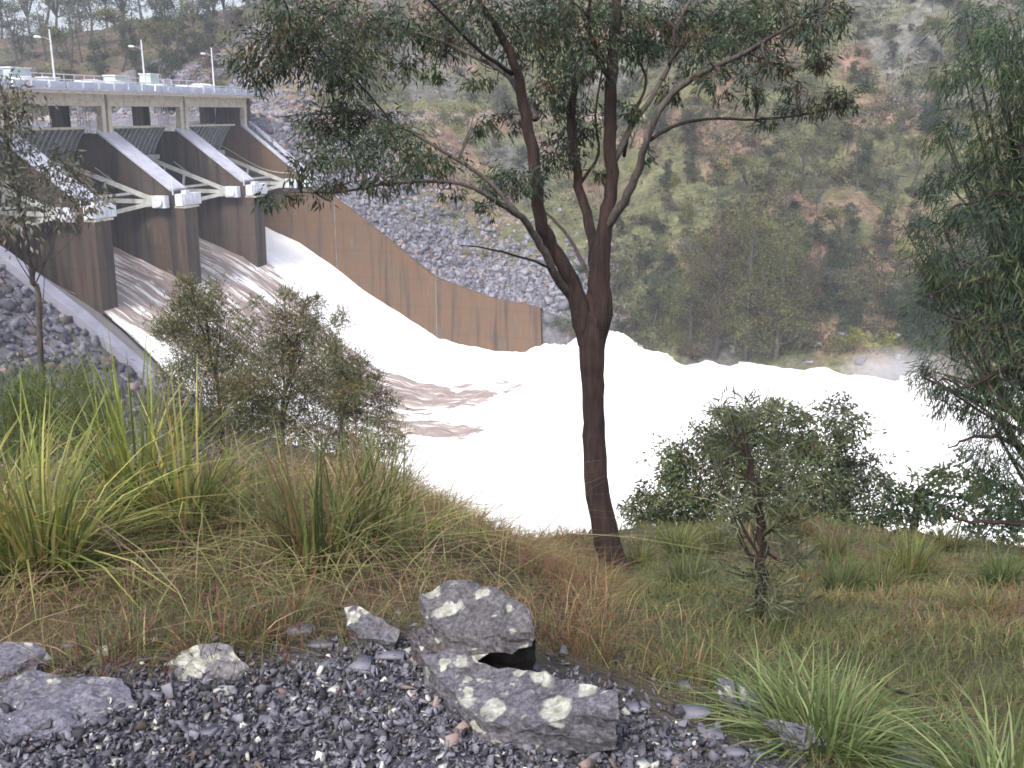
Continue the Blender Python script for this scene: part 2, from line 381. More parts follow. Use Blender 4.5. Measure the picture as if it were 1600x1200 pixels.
col = np.stack([foam] * 3, 1)
keepx = np.where(VV < 55, np.minimum(UU, WALL_U + .4), UU)
LE = left_edge(VV); keepx = np.where(VV < 60, np.maximum(keepx, LE - 1.0), keepx)
wx, wy, _ = uvw(keepx, VV)
me = same_faces('river_water', np.stack([wx, wy, ZZ], 1), grid_faces(len(us), len(vs_))[:, ::-1], col, True); me.materials.append(WATER)
tag(link('river_water', me), kind='structure')
RES = simple('reservoir_water', (.13, .115, .105), (.21, .185, .17), .15, rough=.25, bs=.3, bd=.3)
b_ = MB(); us2 = np.linspace(-350, 420, 40)
b_.add([uvw(-400, -9.5, -4.6), uvw(-400, -700, -4.6), uvw(600, -700, -4.6), uvw(600, -9.5, -4.6)], [(0, 1, 2, 3)])
tag(b_.build('reservoir_water', RES), kind='structure')

# ------------------------------------------------------------------ spillway structure
def side_poly(z0=-44):
    return [(-10, z0), (12.0, z0), (12.6, -12.4), (11.4, -12.35), (11.2, -10.3), (.6, -2.75), (-10, -2.75)]
names = ['nearest, behind the thin gum tree', 'between the two brown streaked chutes', 'beside the brilliant white chute']
for k, u0 in enumerate(PU[:3]):
    t = empty('spillway_pier', uvw(u0 + 2, 12, -38), 'dark stained concrete pier with sloped grey top, ' + names[k], 'pier', 'piers dividing the spillway bays')
    MB().prism(side_poly(), u0, u0 + PT).build('shaft', CONC_PIER, t)
    MB().prism([(.3, -2.58), (10.9, -10.15), (10.9, -9.85), (.3, -2.25)], u0 - .3, u0 + PT + .3).build('sloped_cap', CONC_GREY, t)
    MB().ubox(u0 - .15, u0 + PT + .15, 11.25, 12.9, -12.35, -12.1).build('ledge', CONC_PALE, t)
    g = MB()
    g.ubox(u0 - 1.3, u0 - .35, 8.6, 10.6, -12.3, -10.7).ubox(u0 - .34, u0 + PT + 1.2, 11.5, 12.6, -12.05, -10.5)
    for q in range(5): g.ubox(u0 + q * .8, u0 + .3 + q * .8, 12.6, 12.72, -11.9, -10.65)
    g.ubox(u0 + .9, u0 + 2.1, 11.7, 12.4, -10.5, -10.1)
    br = g.build('trunnion_girder', STEEL_BOX, t)
    p = MB(); p.tube([uvw(u0 - .4, 11.3, -9.9), uvw(u0 - .4, 11.3, -8.6)], .07, 6); p.tube([uvw(u0 - .4, 11.3, -10.6), uvw(u0 - .4, 11.3, -9.7)], .1, 6)
    p.build('post', STEEL_BOX, t)
    # the hand cable that sags along the pier's near side
    cb = [uvw(u0 - .25, a, -7.2 - (a + .5) * .36 - 1.1 * math.sin(math.pi * (a + .5) / 10.2)) for a in np.linspace(-.5, 9.7, 12)]
    MB().tube(cb, .07, 5).build('hand_cable', CONC_PALE, t)
# right training wall: pier-like head, then the long falling wall
t = empty('training_wall', uvw(158, 30, -38), 'long falling rust brown concrete wall along the far side of the spillway', 'wall')
MB().prism([(-12, -44), (53, -44), (52.6, -30.75), (43.9, -29.4), (34.4, -26.4), (25, -19.4), (16.4, -13.3), (13, -12.4), (11.2, -12.3), (11.2, -10.3), (.6, -2.2), (-12, -2.2)], WALL_U, WALL_U + .9).build('wall_face', CONC_WALL, t)
MB().prism([(.6, -2.2), (11.2, -10.3), (11.2, -9.9), (.6, -1.8)], WALL_U - .25, WALL_U + .55).build('inner_kerb', CONC_GREY, t)
MB().prism([(.6, -1.9), (13, -11.6), (13, -11.1), (.6, -1.4)], WALL_U + 2.3, WALL_U + 3.2).build('outer_kerb', CONC_GREY, t)
MB().prism([(.6, -44), (.6, -2.7), (13, -12.5), (17, -13.9), (23, -18.6), (23, -44)], WALL_U + .9, WALL_U + 2.2).build('wall_backing', CONC_GREY, t)
g = MB(); g.ubox(WALL_U - 1.2, WALL_U - .35, 8.6, 10.6, -12.2, -10.7).ubox(WALL_U - .3, WALL_U + 2.2, 11.3, 12.8, -12.0, -10.5); g.build('trunnion_girder', STEEL_BOX, t)
MB().tube([uvw(WALL_U - .3, 11, -10), uvw(WALL_U - .3, 11, -8.4), uvw(WALL_U - .3, 9, -7.2)], .09, 6).build('post', STEEL_BOX, t)
for vj in (16.8, 34.6): MB().ubox(WALL_U - .06, WALL_U + .02, vj, vj + .18, -40, np.interp(vj, TV, TZ) - .1).build('joint', GATE, t)
cb = [uvw(WALL_U - .1, a, -7.0 - (a + .5) * .28 - .9 * math.sin(math.pi * (a + .5) / 10.2)) for a in np.linspace(-6, 10, 12)]
MB().tube(cb, .08, 5).build('hand_cable', CONC_PALE, t)
# left wall: bright coping, then a battered slab down to the chute
t = empty('training_wall', uvw(82, 25, -38), 'pale grey sloping concrete coping and slab beside the near rockfill', 'wall')
vv = np.linspace(-12, 50, 63); tz = np.interp(vv, TV, TZ) + .15
tz = np.where(vv > 36, np.interp(vv, [36, 50], [-27.2, -33]), tz)
MB().add(np.concatenate([np.array([uvw(81.2, a, z - 3) for a, z in zip(vv, tz)]), np.array([uvw(81.2, a, z) for a, z in zip(vv, tz)]), np.array([uvw(82.7, a, z + .1) for a, z in zip(vv, tz)]), np.array([uvw(82.7, a, z - 3) for a, z in zip(vv, tz)])]),
         [(r * 63 + i, r * 63 + i + 1, (r + 1) * 63 + i + 1, (r + 1) * 63 + i) for r in range(3) for i in range(62)]).build('coping', simple('damp_coping', (.17, .17, .21), (.27, .27, .32), .6, rough=.5), t)
rows = []
for q in np.linspace(0, 1, 9):
    ue = 82.7 + (left_edge(vv) - 82.7) * q; ze = (tz - .3) * (1 - q) + (np.interp(vv, WV, WZ) - 1.2) * q
    rows.append(np.array([uvw(a, b, c) for a, b, c in zip(ue, vv, ze)]))
SLAB = simple('brown_grey_slab', (.19, .17, .155), (.28, .255, .25), .5, rough=.6)
MB().add(np.concatenate(rows), [(r * 63 + i, r * 63 + i + 1, (r + 1) * 63 + i + 1, (r + 1) * 63 + i) for r in range(8) for i in range(62)]).build('slab', SLAB, t, True)
# radial gates
bays = [(83.5, 100.9), (103.9, 119.3), (122.3, 137.7), (140.7, 156.4)]
TC = (9.3, -11.5); RG = 14.2
def arc(a): return (TC[0] - RG * math.cos(a), TC[1] + RG * math.sin(a))
bn = ['mostly hidden by the thin leaning gum tree', 'between the nearest pier and the second pier', 'between the second and third piers', 'beside the rust brown training wall']
for k, (u0, u1) in enumerate(bays):
    t = empty('radial_gate', uvw((u0 + u1) / 2, *arc(0)), 'curved steel gate with grey truss arms, ' + bn[k], 'gate', 'radial gates of the spillway')
    an = np.linspace(-.26, .72, 15)
    pl = [arc(a) for a in an] + [(arc(a)[0] - .3 * math.cos(a), arc(a)[1] + .3 * math.sin(a)) for a in an[::-1]]
    m_ = MB()
    for i in range(14):
        a, b = arc(an[i]), arc(an[i + 1]); a2 = (a[0] - .25, a[1] + .1); b2 = (b[0] - .25, b[1] + .1)
        m_.hexa([uvw(u0 + .2, *a2), uvw(u0 + .2, *a), uvw(u1 - .2, *a), uvw(u1 - .2, *a2), uvw(u0 + .2, *b2), uvw(u0 + .2, *b), uvw(u1 - .2, *b), uvw(u1 - .2, *b2)])
    m_.build('skin_plate', GATE, t)
    for uu in np.linspace(u0 + 1, u1 - 1, 13):
        r_ = MB()
        for i in range(14):
            a, b = arc(an[i]), arc(an[i + 1]); r_.hexa([uvw(uu, a[0], a[1]), uvw(uu, a[0] + .4, a[1]), uvw(uu + .2, a[0] + .4, a[1]), uvw(uu + .2, a[0], a[1]), uvw(uu, b[0], b[1]), uvw(uu, b[0] + .4, b[1]), uvw(uu + .2, b[0] + .4, b[1]), uvw(uu + .2, b[0], b[1])])
        r_.build('rib', GATE_RIB, t)
    tp = arc(.72); MB().ubox(u0 + .2, u1 - .2, tp[0] - .3, tp[0] + .8, tp[1], tp[1] + .3).build('top_beam', CONC_PALE, t)
    for a in (.36, .02, -.22):
        q = arc(a); MB().ubox(u0 + .6, u1 - .6, q[0] + .45, q[0] + 1.35, q[1] - .35, q[1] + .35).build('girder', STEEL, t)
    for sgn, ut, ug in ((1, u1 - .9, u1 - 3.4), (-1, u0 + .9, u0 + 3.4)):
        a_ = MB(); T = uvw(ut, *TC); ends = []
        for a in (.36, .02, -.22):
            q = arc(a); e = np.array(uvw(ug, q[0] + .9, q[1])); ends.append(e); a_.bar(T, e, .5, .55)
        T = np.array(T); f1 = lambda e, s: T + (e - T) * s
        a_.bar(f1(ends[0], .55), f1(ends[1], .55), .3); a_.bar(f1(ends[1], .55), f1(ends[2], .55), .25); a_.bar(f1(ends[0], .95), f1(ends[1], .55), .28); a_.bar(f1(ends[0], .78), f1(ends[1], .78), .22)
        a_.build('truss_arm', STEEL, t)
        h = MB(); h.hexa([T + np.array(uvw(*o)) - np.array(uvw(0, 0, 0)) for o in [(-.35, -1.6, -.75), (-.35, .4, -.45), (.35, .4, -.45), (.35, -1.6, -.75), (-.35, -1.6, .75), (-.35, .4, .45), (.35, .4, .45), (.35, -1.6, .75)]])
        h.tube([T + np.array(uvw(-.7, .3, 0)) - np.array(uvw(0, 0, 0)), T + np.array(uvw(.7, .3, 0)) - np.array(uvw(0, 0, 0))], .65, 14)
        h.build('trunnion_hub', STEEL_BOX, t)
    # slim walkway brace crossing the bay
    MB().bar(uvw(u0 + .9, TC[0] - 3.4, TC[1] + 1.1), uvw(u1 - .9, TC[0] - 3.4, TC[1] + 1.1), .3).build('cross_tie', STEEL, t)
# stop-log frames standing in front of the far side of two bays
for k, u1 in ((0, 122.4), (1, 141.0)):
    t = empty('screen_frame', uvw(u1, -3.0, -6), ['pale steel screen frame hanging beside the second pier', 'pale steel screen frame hanging beside the third pier'][k], 'frame', 'screen frames in the gate bays')
    f_ = MB(); f_.ubox(u1 - 2.4, u1 + .6, -3.6, -3.2, -3.2, -2.9)
    for q in range(5): f_.bar(uvw(u1 - 2.2 + q * .6, -3.4, -2.9), uvw(u1 - 2.2 + q * .6, -3.4, 2.3), .07)
    for zz in (-1.6, -.4): f_.bar(uvw(u1 - 2.3, -3.4, zz), uvw(u1 + .4, -3.4, zz), .06)
    f_.build('bars', STEEL_BOX, t)

# ------------------------------------------------------------------ bridge over the piers
t = empty('road_bridge', uvw(130, -3, -2.7), 'pale concrete bridge deck crossing the top of the spillway piers', 'bridge')
U0, U1 = 62, 160.5
MB().ubox(U0, U1, -9.5, 2.6, 2.35, 2.72).build('deck', CONC_PALE, t)
MB().ubox(U0, U1, 2.2, 2.75, 2.722, 3.0).build('kerb', CONC_GREY, t)
PB = [83] + PU
for k in range(4):
    a = PB[k] + (PT if k else 0) - 1.3; b = PB[k + 1] + 1.15
    m_ = MB(); m_.ubox(a, b, .2, 1.0, .85, 2.35); m_.build('beam', CONC_PALE, t)
    MB().ubox(a, b, -7.6, -6.8, .9, 2.35).build('beam', CONC_PALE, t)
    for uu in (a, b - .75):
        l = MB(); l.hexa([uvw(uu, -.1, -2.72), uvw(uu, .9, -2.72), uvw(uu + .75, .9, -2.72), uvw(uu + .75, -.1, -2.72), uvw(uu, .2, .85), uvw(uu, 1.0, .85), uvw(uu + .75, 1.0, .85), uvw(uu + .75, .2, .85)]); l.build('leg', CONC_PALE, t)
DARKC = simple('shaded_wet_concrete', (.05, .048, .05), (.11, .1, .1), 1.0)
for u0 in PB[1:]:
    MB().ubox(u0 + 1.6, u0 + 3.0, -8.4, -6.2, -2.72, 2.33).build('upstream_column', CONC_PIER, t)
MB().ubox(156.6, 160.4, -4.4, .1, -2.2, 2.33).build('abutment', CONC_PIER, t)
def railing(v, zb, zt, name, n=46):
    r = MB()
    for zz in np.linspace(zt, zb + .25, 4): r.bar(uvw(U0, v, zz), uvw(U1, v, zz), .07 if zz < zt else .13)
    for uu in np.linspace(U0 + .5, U1 - .5, n): r.bar(uvw(uu, v, zb), uvw(uu, v, zt), .09)
    return r.build(name, RAIL, t)
railing(2.45, 3.0, 4.0, 'front_railing')
railing(-8.9, 2.72, 5.2, 'rear_railing')
PANEL = simple('pale_parapet_panel', (.58, .62, .70), (.72, .76, .84), .6, rough=.5)
pm = MB()
for uu in np.arange(U0, U1 - 3, 3.1): pm.ubox(uu + .1, uu + 2.9, 2.3, 2.36, 3.01, 3.72)
pm.build('parapet_panels', PANEL, t)
# machines on the deck
wh = ['near the second lamp post', 'near the third lamp post', 'at the far end of the bridge deck', 'near the first lamp post', 'at the near end of the deck']
def dome(u, v, du, dv, h, label, group):
    t2 = empty('hoist_cover', uvw(u, v, 2.72), label, 'machine cover', group); n = 14; vs2 = []; f = []
    m_ = MB()
    for a in np.linspace(0, math.pi, n):
        for s in (-1, -.82, .82, 1): vs2.append(uvw(u + math.cos(a) * du, v + s * dv, 2.73 + math.sin(a) ** .55 * .8 * (h + .12)  * (1 if abs(s) < .9 else .82)))
    for i in range(n - 1):
        for j in range(3): f.append((i * 4 + j, i * 4 + j + 1, i * 4 + 5 + j, i * 4 + 4 + j))
    f.append(tuple(i * 4 for i in range(n))); f.append(tuple(i * 4 + 3 for i in range(n - 1, -1, -1)))
    m_.add(vs2, f).build('shell', COVER, t2)
    MB().ubox(u - du - .1, u + du + .1, v - dv - .1, v + dv + .1, 2.721, 2.9).build('plinth', CONC_GREY, t2)
cov = [(104.5, 1.5, 1.7, 'beside the first lamp post'), (109.0, 1.9, 1.9, 'just past the first lamp post'), (113.5, 1.6, 1.5, 'midway to the second lamp post'), (122, 2.6, 1.9, 'in front of the second lamp post'), (126.5, 2.2, 1.9, 'just past the second lamp post'), (137, 1.6, 1.6, 'third from the far end of the deck'), (144.5, 1.7, 1.7, 'just before the third lamp post'), (149.5, 2.6, 2.1, 'under the third lamp post'), (98, 2, 1.7, 'at the near end of the visible deck')]
for u, du, h, l in cov: dome(u, -2.2, du, 1.3, h, 'white rounded cover on the bridge deck, ' + l, 'white machine covers on the bridge deck')
for u, wd, h, l in [(108, 1.8, 2.3, 'tall, just right of the first lamp post'), (112, 3.4, 2.6, 'wide, between the first and second lamp posts'), (132.5, 3.2, 2.3, 'wide, just right of the second lamp post'), (140.5, 2.2, 2.8, 'tall, left of the third lamp post'), (118, 2.0, 1.6, 'low, just left of the second lamp post')]:
    t2 = empty('control_cabinet', uvw(u, -5.5, 2.72), 'pale green cabinet on the bridge, ' + l, 'cabinet', 'control cabinets on the bridge deck')
    MB().ubox(u - wd / 2, u + wd / 2, -6.5, -4.6, 2.73, 2.85 + h).build('housing', CABINET, t2)
    MB().ubox(u - wd / 2 - .15, u + wd / 2 + .15, -6.65, -4.45, 2.85 + h, 2.97 + h).build('lid', COVER, t2)
    MB().ubox(u - wd / 2 + .2, u + wd / 2 - .2, -4.6, -4.55, 2.95, 2.55 + h).build('door', CABINET, t2)
for u, v, l in ((113.2, -.6, 'nearest'), (132.4, -.8, 'middle'), (151.2, -1.0, 'farthest')):
    base = np.array(uvw(u, v, 2.72))
    t2 = empty('street_lamp', base, l + ' of the three slim pale lamp posts on the bridge', 'street lamp', 'lamp posts along the bridge')
    pz = np.array([0, 0, 1.0]); MB().tube([base, base + pz * .5, base + pz * 3.5, base + pz * 7.4], [.17, .14, .12, .09], 8).build('post', RAIL, t2)
    a = base + pz * 7.3; e = a + np.array(uvw(-3.0, -1.0, 0)) - np.array(uvw(0, 0, 0)); e = base + pz * 6.4 + (e - a) * .55
    a = base + pz * 6.1
    arm_ = MB().tube(smooth_path([a, (a + e) / 2 + pz * .12, e]), .03, 6).build('arm', RAIL, t2)
    h = MB(); q = np.array([(math.cos(x) * .55, math.sin(x) * .24) for x in np.linspace(0, 2 * math.pi, 12, endpoint=False)]); vv2 = []
    dr = (e - a); dr[2] = 0; dr /= np.linalg.norm(dr); sd = np.array([-dr[1], dr[0], 0])
    for zz, s in ((-.12, .7), (0, 1), (.14, .6)): vv2 += [e + dr * x * s + sd * y * s + pz * zz for x, y in q]
    ff = [(r * 12 + i, r * 12 + (i + 1) % 12, (r + 1) * 12 + (i + 1) % 12, (r + 1) * 12 + i) for r in range(2) for i in range(12)] + [tuple(range(11, -1, -1)), tuple(range(24, 36))]
    h.add(vv2, ff).build('lamp_head', COVER, t2).parent = arm_
# kerb where the dam road reaches the far bank
tag(MB().ubox(160.8, 174, .6, .9, -.9, -.25).build('road_kerb', CONC_PALE), 'pale orange kerb where the dam road meets the far bank', 'kerb')

# ------------------------------------------------------------------ vegetation builders
def nrm(a): return a / (np.linalg.norm(a, axis=-1, keepdims=True) + 1e-9)
def leaf_arrays(c, d, L, W, r=rng):
    """diamond leaves: start c, direction d"""
    n = len(c); d = nrm(d); s = nrm(np.cross(d, nrm(r.normal(size=(n, 3))))); L = np.broadcast_to(L, (n,))[:, None]; W = np.broadcast_to(W, (n,))[:, None]
    v = np.stack([c, c + d * L * .45 + s * W / 2, c + d * L, c + d * L * .45 - s * W / 2], 1).reshape(-1, 3)
    return v
def crown_mesh(name, clumps, L, W, cols, droop=.5, base=None, sub=45, tight=.24, r=rng, cvar=.25, hang=0.0):
    """clumps: (centre, radii, leaf count). returns mesh relative to base"""
    cc, dd, col = [], [], []
    cols = np.array(cols)
    for c, rad, n in clumps:
        n = int(n); K = max(3, n // sub); c = np.array(c); rad = np.array(rad)
        p = nrm(r.normal(size=(K, 3))) * (r.random((K, 1)) ** .45) * rad + c
        k = r.integers(0, K, n); sp = (rad.mean() * tight + .0) * r.uniform(.6, 1.5, K)
        q = p[k] + r.normal(size=(n, 3)) * sp[k][:, None] * np.array([1, 1, .75])
        if hang: q[:, 2] -= r.random(n) * hang
        cc.append(q); out = nrm(q - c)
        dd.append(out * .5 + r.normal(size=(n, 3)) * .6 + np.array([0, 0, -droop]))
        base_c = cols[r.integers(0, len(cols), K)] * r.uniform(1 - cvar, 1 + cvar, (K, 1))
        col.append(base_c[k] * r.uniform(.7, 1.35, (n, 1)))
    cc = np.concatenate(cc); dd = np.concatenate(dd); col = np.clip(np.concatenate(col), .004, .9); n = len(cc)
    if base is not None: cc = cc - np.array(base)
    v = leaf_arrays(cc, dd, L * r.uniform(.6, 1.25, n), W * r.uniform(.7, 1.2, n), r)
    me = same_faces(name, v, np.arange(n * 4).reshape(-1, 4), np.repeat(col, 4, 0)); me.materials.append(LEAF); return me
def wiggle(p, amt, r=rng):
    p = smooth_path(p, 5); q = r.normal(size=p.shape) * amt; q[0] = 0; q[-1] = 0
    return p + q
def limb_tube(mb, pts, r0, r1, sides=7, amt=.01, c=None):
    p = wiggle(pts, amt); mb.tube(p, np.linspace(r0, r1, len(p)) if np.ndim(r0) == 0 else r0, sides, c); return p

# ------------------------------------------------------------------ the main gum tree
GUM = [(.052, .074, .038), (.042, .064, .038), (.078, .094, .046), (.032, .052, .033), (.052, .078, .044), (.042, .066, .036), (.08, .056, .034)]
gb = G(968, 912); D0 = math.hypot(gb[0], gb[1])
def T3(a):                               # (px, py, width px, metres nearer/farther)
    return P(a[0], a[1], D0 + a[3])
def rad_px(a): return a[2] / F * math.hypot(T3(a)[0], T3(a)[1]) * (.92 if a[2] > 36 else .72) / 2
tree = empty('gum_tree', gb, 'tall brown eucalypt with forked trunk standing on the grassy slope at centre', 'tree')
def limb(pts, name, parent, mat=None, sides=10, amt=.008):
    p = [T3(a) for a in pts]; sp = smooth_path(p, 4); rr_ = np.interp(np.linspace(0, len(p) - 1, len(sp)), range(len(p)), [rad_px(a) for a in pts])
    q = sp + rng.normal(size=sp.shape) * amt * np.minimum(1, rr_[:, None] / .05); rr_ = rr_ * rng.uniform(.97, 1.03, len(rr_))
    m_ = MB(); m_.tube(q, rr_, sides); m_.build(name, mat or BARK, parent, True); return sp
trunk_pts = [(985, 962, 66, 0), (972, 915, 56, 0), (956, 870, 50, 0), (944, 820, 46, 0), (933, 760, 43, 0), (929, 700, 41, 0), (927, 620, 38, 0), (925, 560, 44, 0), (926, 510, 46, 0), (928, 450, 26, 0), (930, 400, 10, 0)]
LIMBS = []
sp = limb(trunk_pts, 'trunk', tree, sides=18, amt=.006)
Ls = [
 [(916, 545, 34, 0), (912, 505, 40, 0), (893, 440, 34, -.1), (862, 385, 31, -.2), (845, 340, 29, -.3), (836, 250, 27, -.3), (820, 180, 25, -.3), (808, 110, 20, -.4), (780, 50, 15, -.5), (740, -10, 10, -.6), (700, -70, 6, -.7)],
 [(934, 545, 34, 0), (938, 490, 40, 0), (936, 430, 38, 0), (944, 360, 34, 0), (955, 290, 28, .1), (953, 200, 27, .1), (957, 110, 25, .2), (962, 30, 22, .2), (962, -60, 15, .3), (960, -150, 8, .3)],
 [(930, 440, 26, .1), (926, 370, 24, .3), (906, 290, 20, .5), (893, 200, 18, .6), (897, 110, 14, .7), (880, 30, 10, .9), (870, -50, 6, 1.)],
 [(950, 355, 22, 0), (975, 315, 20, -.1), (998, 265, 17, -.2), (1012, 215, 15, -.3), (1040, 160, 14, -.3), (1085, 120, 12, -.4), (1150, 90, 10, -.6), (1210, 55, 8, -.7), (1270, 20, 6, -.9), (1330, -20, 3, -1)],
 [(1010, 222, 9, -.3), (1050, 198, 8, -.2), (1105, 186, 6, 0), (1180, 187, 5, .2), (1250, 180, 4, .3), (1310, 168, 3, .4)],
 [(962, 250, 14, .1), (985, 200, 13, .3), (1020, 150, 11, .5), (1050, 90, 9, .7), (1062, 30, 8, .8), (1100, -30, 5, .9)],
 [(1045, 100, 7, .6), (1080, 60, 6, .9), (1140, 25, 5, 1.1), (1200, -15, 3, 1.3)],
 [(896, 470, 20, 0), (868, 430, 19, -.3), (845, 385, 17, -.5), (815, 340, 15, -.7), (770, 312, 11, -.9), (730, 290, 8, -1), (670, 283, 7, -1.1), (600, 287, 6, -1.2), (530, 300, 5, -1.3), (450, 300, 3, -1.4)],
 [(812, 338, 12, -.7), (780, 300, 11, -.6), (740, 265, 9, -.5), (690, 235, 8, -.4), (640, 205, 6, -.3), (580, 180, 4, -.2)],
 [(838, 185, 17, -.3), (815, 150, 14, -.1), (790, 115, 11, .2), (735, 85, 9, .5), (680, 60, 7, .7), (620, 45, 5, .9), (560, 40, 3, 1)],
 [(800, 115, 10, -.4), (750, 80, 8, -.8), (690, 20, 6, -1.1), (640, -30, 4, -1.3)],
 [(620, 200, 5, -.3), (560, 130, 4, -.3), (520, 100, 3, -.3), (460, 85, 2, -.3)],
 [(872, 428, 7, -.3), (845, 412, 6, -.5), (800, 398, 5, -.8), (760, 388, 4, -1), (720, 383, 2, -1.2)],
 [(925, 440, 10, .2), (905, 400, 9, .4), (880, 360, 7, .6), (850, 330, 5, .8), (800, 280, 3, 1)],
 [(975, 245, 8, .3), (985, 190, 7, .5), (1010, 130, 6, .7), (995, 80, 5, .9), (1010, 20, 4, 1)],
 [(905, 290, 8, .5), (935, 240, 6, .7), (930, 180, 5, .8), (945, 90, 4, 1)],
 [(955, 130, 12, .2), (935, 90, 10, 0), (920, 40, 8, -.2), (925, -30, 5, -.4)],
]
for k, L_ in enumerate(Ls): LIMBS.append(limb(L_, 'branch', tree, BARK_GREY if k in (3, 5, 7, 8, 9, 13) else BARK, 10 if k < 4 else 7))
# dead pale branches seen against the hill
for L_ in ([(1000, 130, 4, .8), (1020, 95, 5, .8), (1045, 112, 4, .8), (1010, 150, 4, .8), (990, 175, 3, .8)], [(1125, 85, 4, 1.2), (1130, 55, 5, 1.2), (1145, 40, 3, 1.2)], [(985, 230, 4, .6), (1000, 180, 3, .6), (985, 150, 3, .6)]):
    limb(L_, 'dead_branch', tree, BARK_PALE, 6)
CL = [(430, 65, 62, 48), (400, 105, 42, 30), (485, 75, 70, 50), (545, 105, 55, 45), (470, 20, 80, 30), (560, 40, 80, 45), (640, 40, 60, 38), (700, 55, 45, 40), (640, 100, 30, 24), (500, 185, 58, 35), (560, 190, 60, 42), (610, 215, 55, 38), (545, 240, 70, 34), (480, 245, 42, 24), (640, 255, 55, 30), (590, 285, 45, 18), (500, 290, 45, 18), (440, 305, 40, 14), (690, 255, 40, 25), (740, 20, 60, 45), (800, 50, 55, 50), (745, 120, 30, 16), (680, 110, 18, 16), (850, 60, 50, 45), (880, 130, 48, 40), (840, 20, 60, 40), (900, 20, 60, 50), (920, 90, 50, 45), (900, 190, 50, 40), (850, 150, 30, 30), (870, 235, 38, 28), (745, 185, 22, 22), (790, 190, 28, 16), (795, 285, 42, 32), (770, 320, 26, 20), (830, 275, 30, 22), (990, 40, 45, 48), (1000, 80, 32, 26), (1040, 40, 45, 45), (1080, 20, 50, 40), (1100, 75, 45, 40), (1140, 35, 50, 40), (1115, 125, 34, 24), (1165, 85, 50, 28), (1180, 30, 50, 35), (1220, 20, 50, 36), (1215, 95, 35, 24), (1265, 30, 40, 34), (1300, 20, 30, 28), (1280, 92, 32, 20), (1240, 135, 26, 12), (1290, 155, 34, 18), (1325, 150, 26, 22), (1255, 165, 30, 14), (1180, 140, 22, 20), (1200, 190, 26, 9), (1050, 140, 26, 20), (980, 170, 26, 26), (930, 270, 22, 16), (1010, 240, 14, 12), (960, 20, 50, 40), (700, 300, 20, 12)]
clumps = []; twigs = MB()
allp = np.concatenate(LIMBS)
for (x, y, rx, ry) in CL:
    # depth: near the closest limb, with spread
    pr = P(x, y, D0)
    dist = [np.linalg.norm(np.cross(q, pr / np.linalg.norm(pr))) for q in allp]; j = int(np.argmin(dist)); near = allp[j]
    dj = math.hypot(near[0], near[1]) + rng.uniform(-.35, .35)
    c = P(x, y, dj); s = dj / F
    a = rx * ry * math.pi * s * s; n = a / (.09 * .017 * .5) * 1.8
    clumps.append((c, (rx * s, max(rx, ry) * s * .9, ry * s), n))
    for q in range(3):
        e = c + rng.normal(size=3) * np.array([rx, rx, ry]) * s * .5
        mid = (near + e) / 2 + rng.normal(size=3) * .05 + np.array([0, 0, .04])
        twigs.tube(smooth_path([near, mid, e], 3), np.linspace(.011, .004, 7), 5)
tag(twigs.build('twigs', BARK_GREY, tree), kind='stuff')
o = link('crown', crown_mesh('gum_crown', clumps, .094, .018, GUM, droop=.8, base=gb, sub=22, tight=.20, cvar=.45, hang=.05), tree)

# ------------------------------------------------------------------ generic trees drawn through clumps
def tree_px(name, label, cat, base, trunk, tw, clumps_px, d, L, W, cols, fill=1.0, droop=.3, thick=1.0, bark=BARK_GREY, group=None, tight=.24, sub=40, hang=0, nb=2, bf=.10, leafname='foliage', cvar=.25):
    base = np.array(base); t = empty(name, base, label, cat, group)
    m_ = MB(); tp = [base - np.array([0, 0, .15])] + [P(x, y, d + o_) for x, y, o_ in trunk]; sp_ = smooth_path(tp, 4)
    m_.tube(sp_ + rng.normal(size=sp_.shape) * tw * .12, np.linspace(tw / 2, tw * .2, len(sp_)), 8); m_.build('trunk', bark, t, True)
    br = MB(); cl = []
    for (x, y, rx, ry) in clumps_px:
        dz = rng.uniform(-.5, .5) * thick * np.mean([c[2] for c in clumps_px]) * d / F * 2
        c = P(x, y, d + dz); s = d / F; a = rx * ry * math.pi * s * s
        cl.append((c, (rx * s, rx * s * .9, ry * s), max(12, a / (L * W * .5) * fill)))
        js = [j for j in range(len(sp_)) if sp_[j][2] < c[2] + .1 * ry * s] or [0]
        j = js[int(rng.integers(max(0, len(js) * 1 // 3), len(js)))]
        for q in range(nb):
            e = c + rng.normal(size=3) * np.array([rx, rx, ry]) * s * .35
            br.tube(smooth_path([sp_[j], (sp_[j] * .5 + e * .5) + np.array([0, 0, -.08 * np.linalg.norm(e - sp_[j])]), e], 4), np.linspace(tw * bf, tw * bf * .25, 9), 5)
    br.build('branches', bark, t)
    link(leafname, crown_mesh(name, cl, L, W, cols, droop, base, sub, tight, cvar=cvar, hang=hang), t); return t
CAS = [(.055, .090, .045), (.042, .074, .044), (.092, .12, .05), (.048, .08, .055)]
OLV = [(.115, .128, .050), (.092, .110, .048), (.14, .145, .055), (.12, .10, .045)]
SHR = [(.10, .13, .055), (.082, .11, .048), (.13, .15, .06), (.12, .10, .05)]
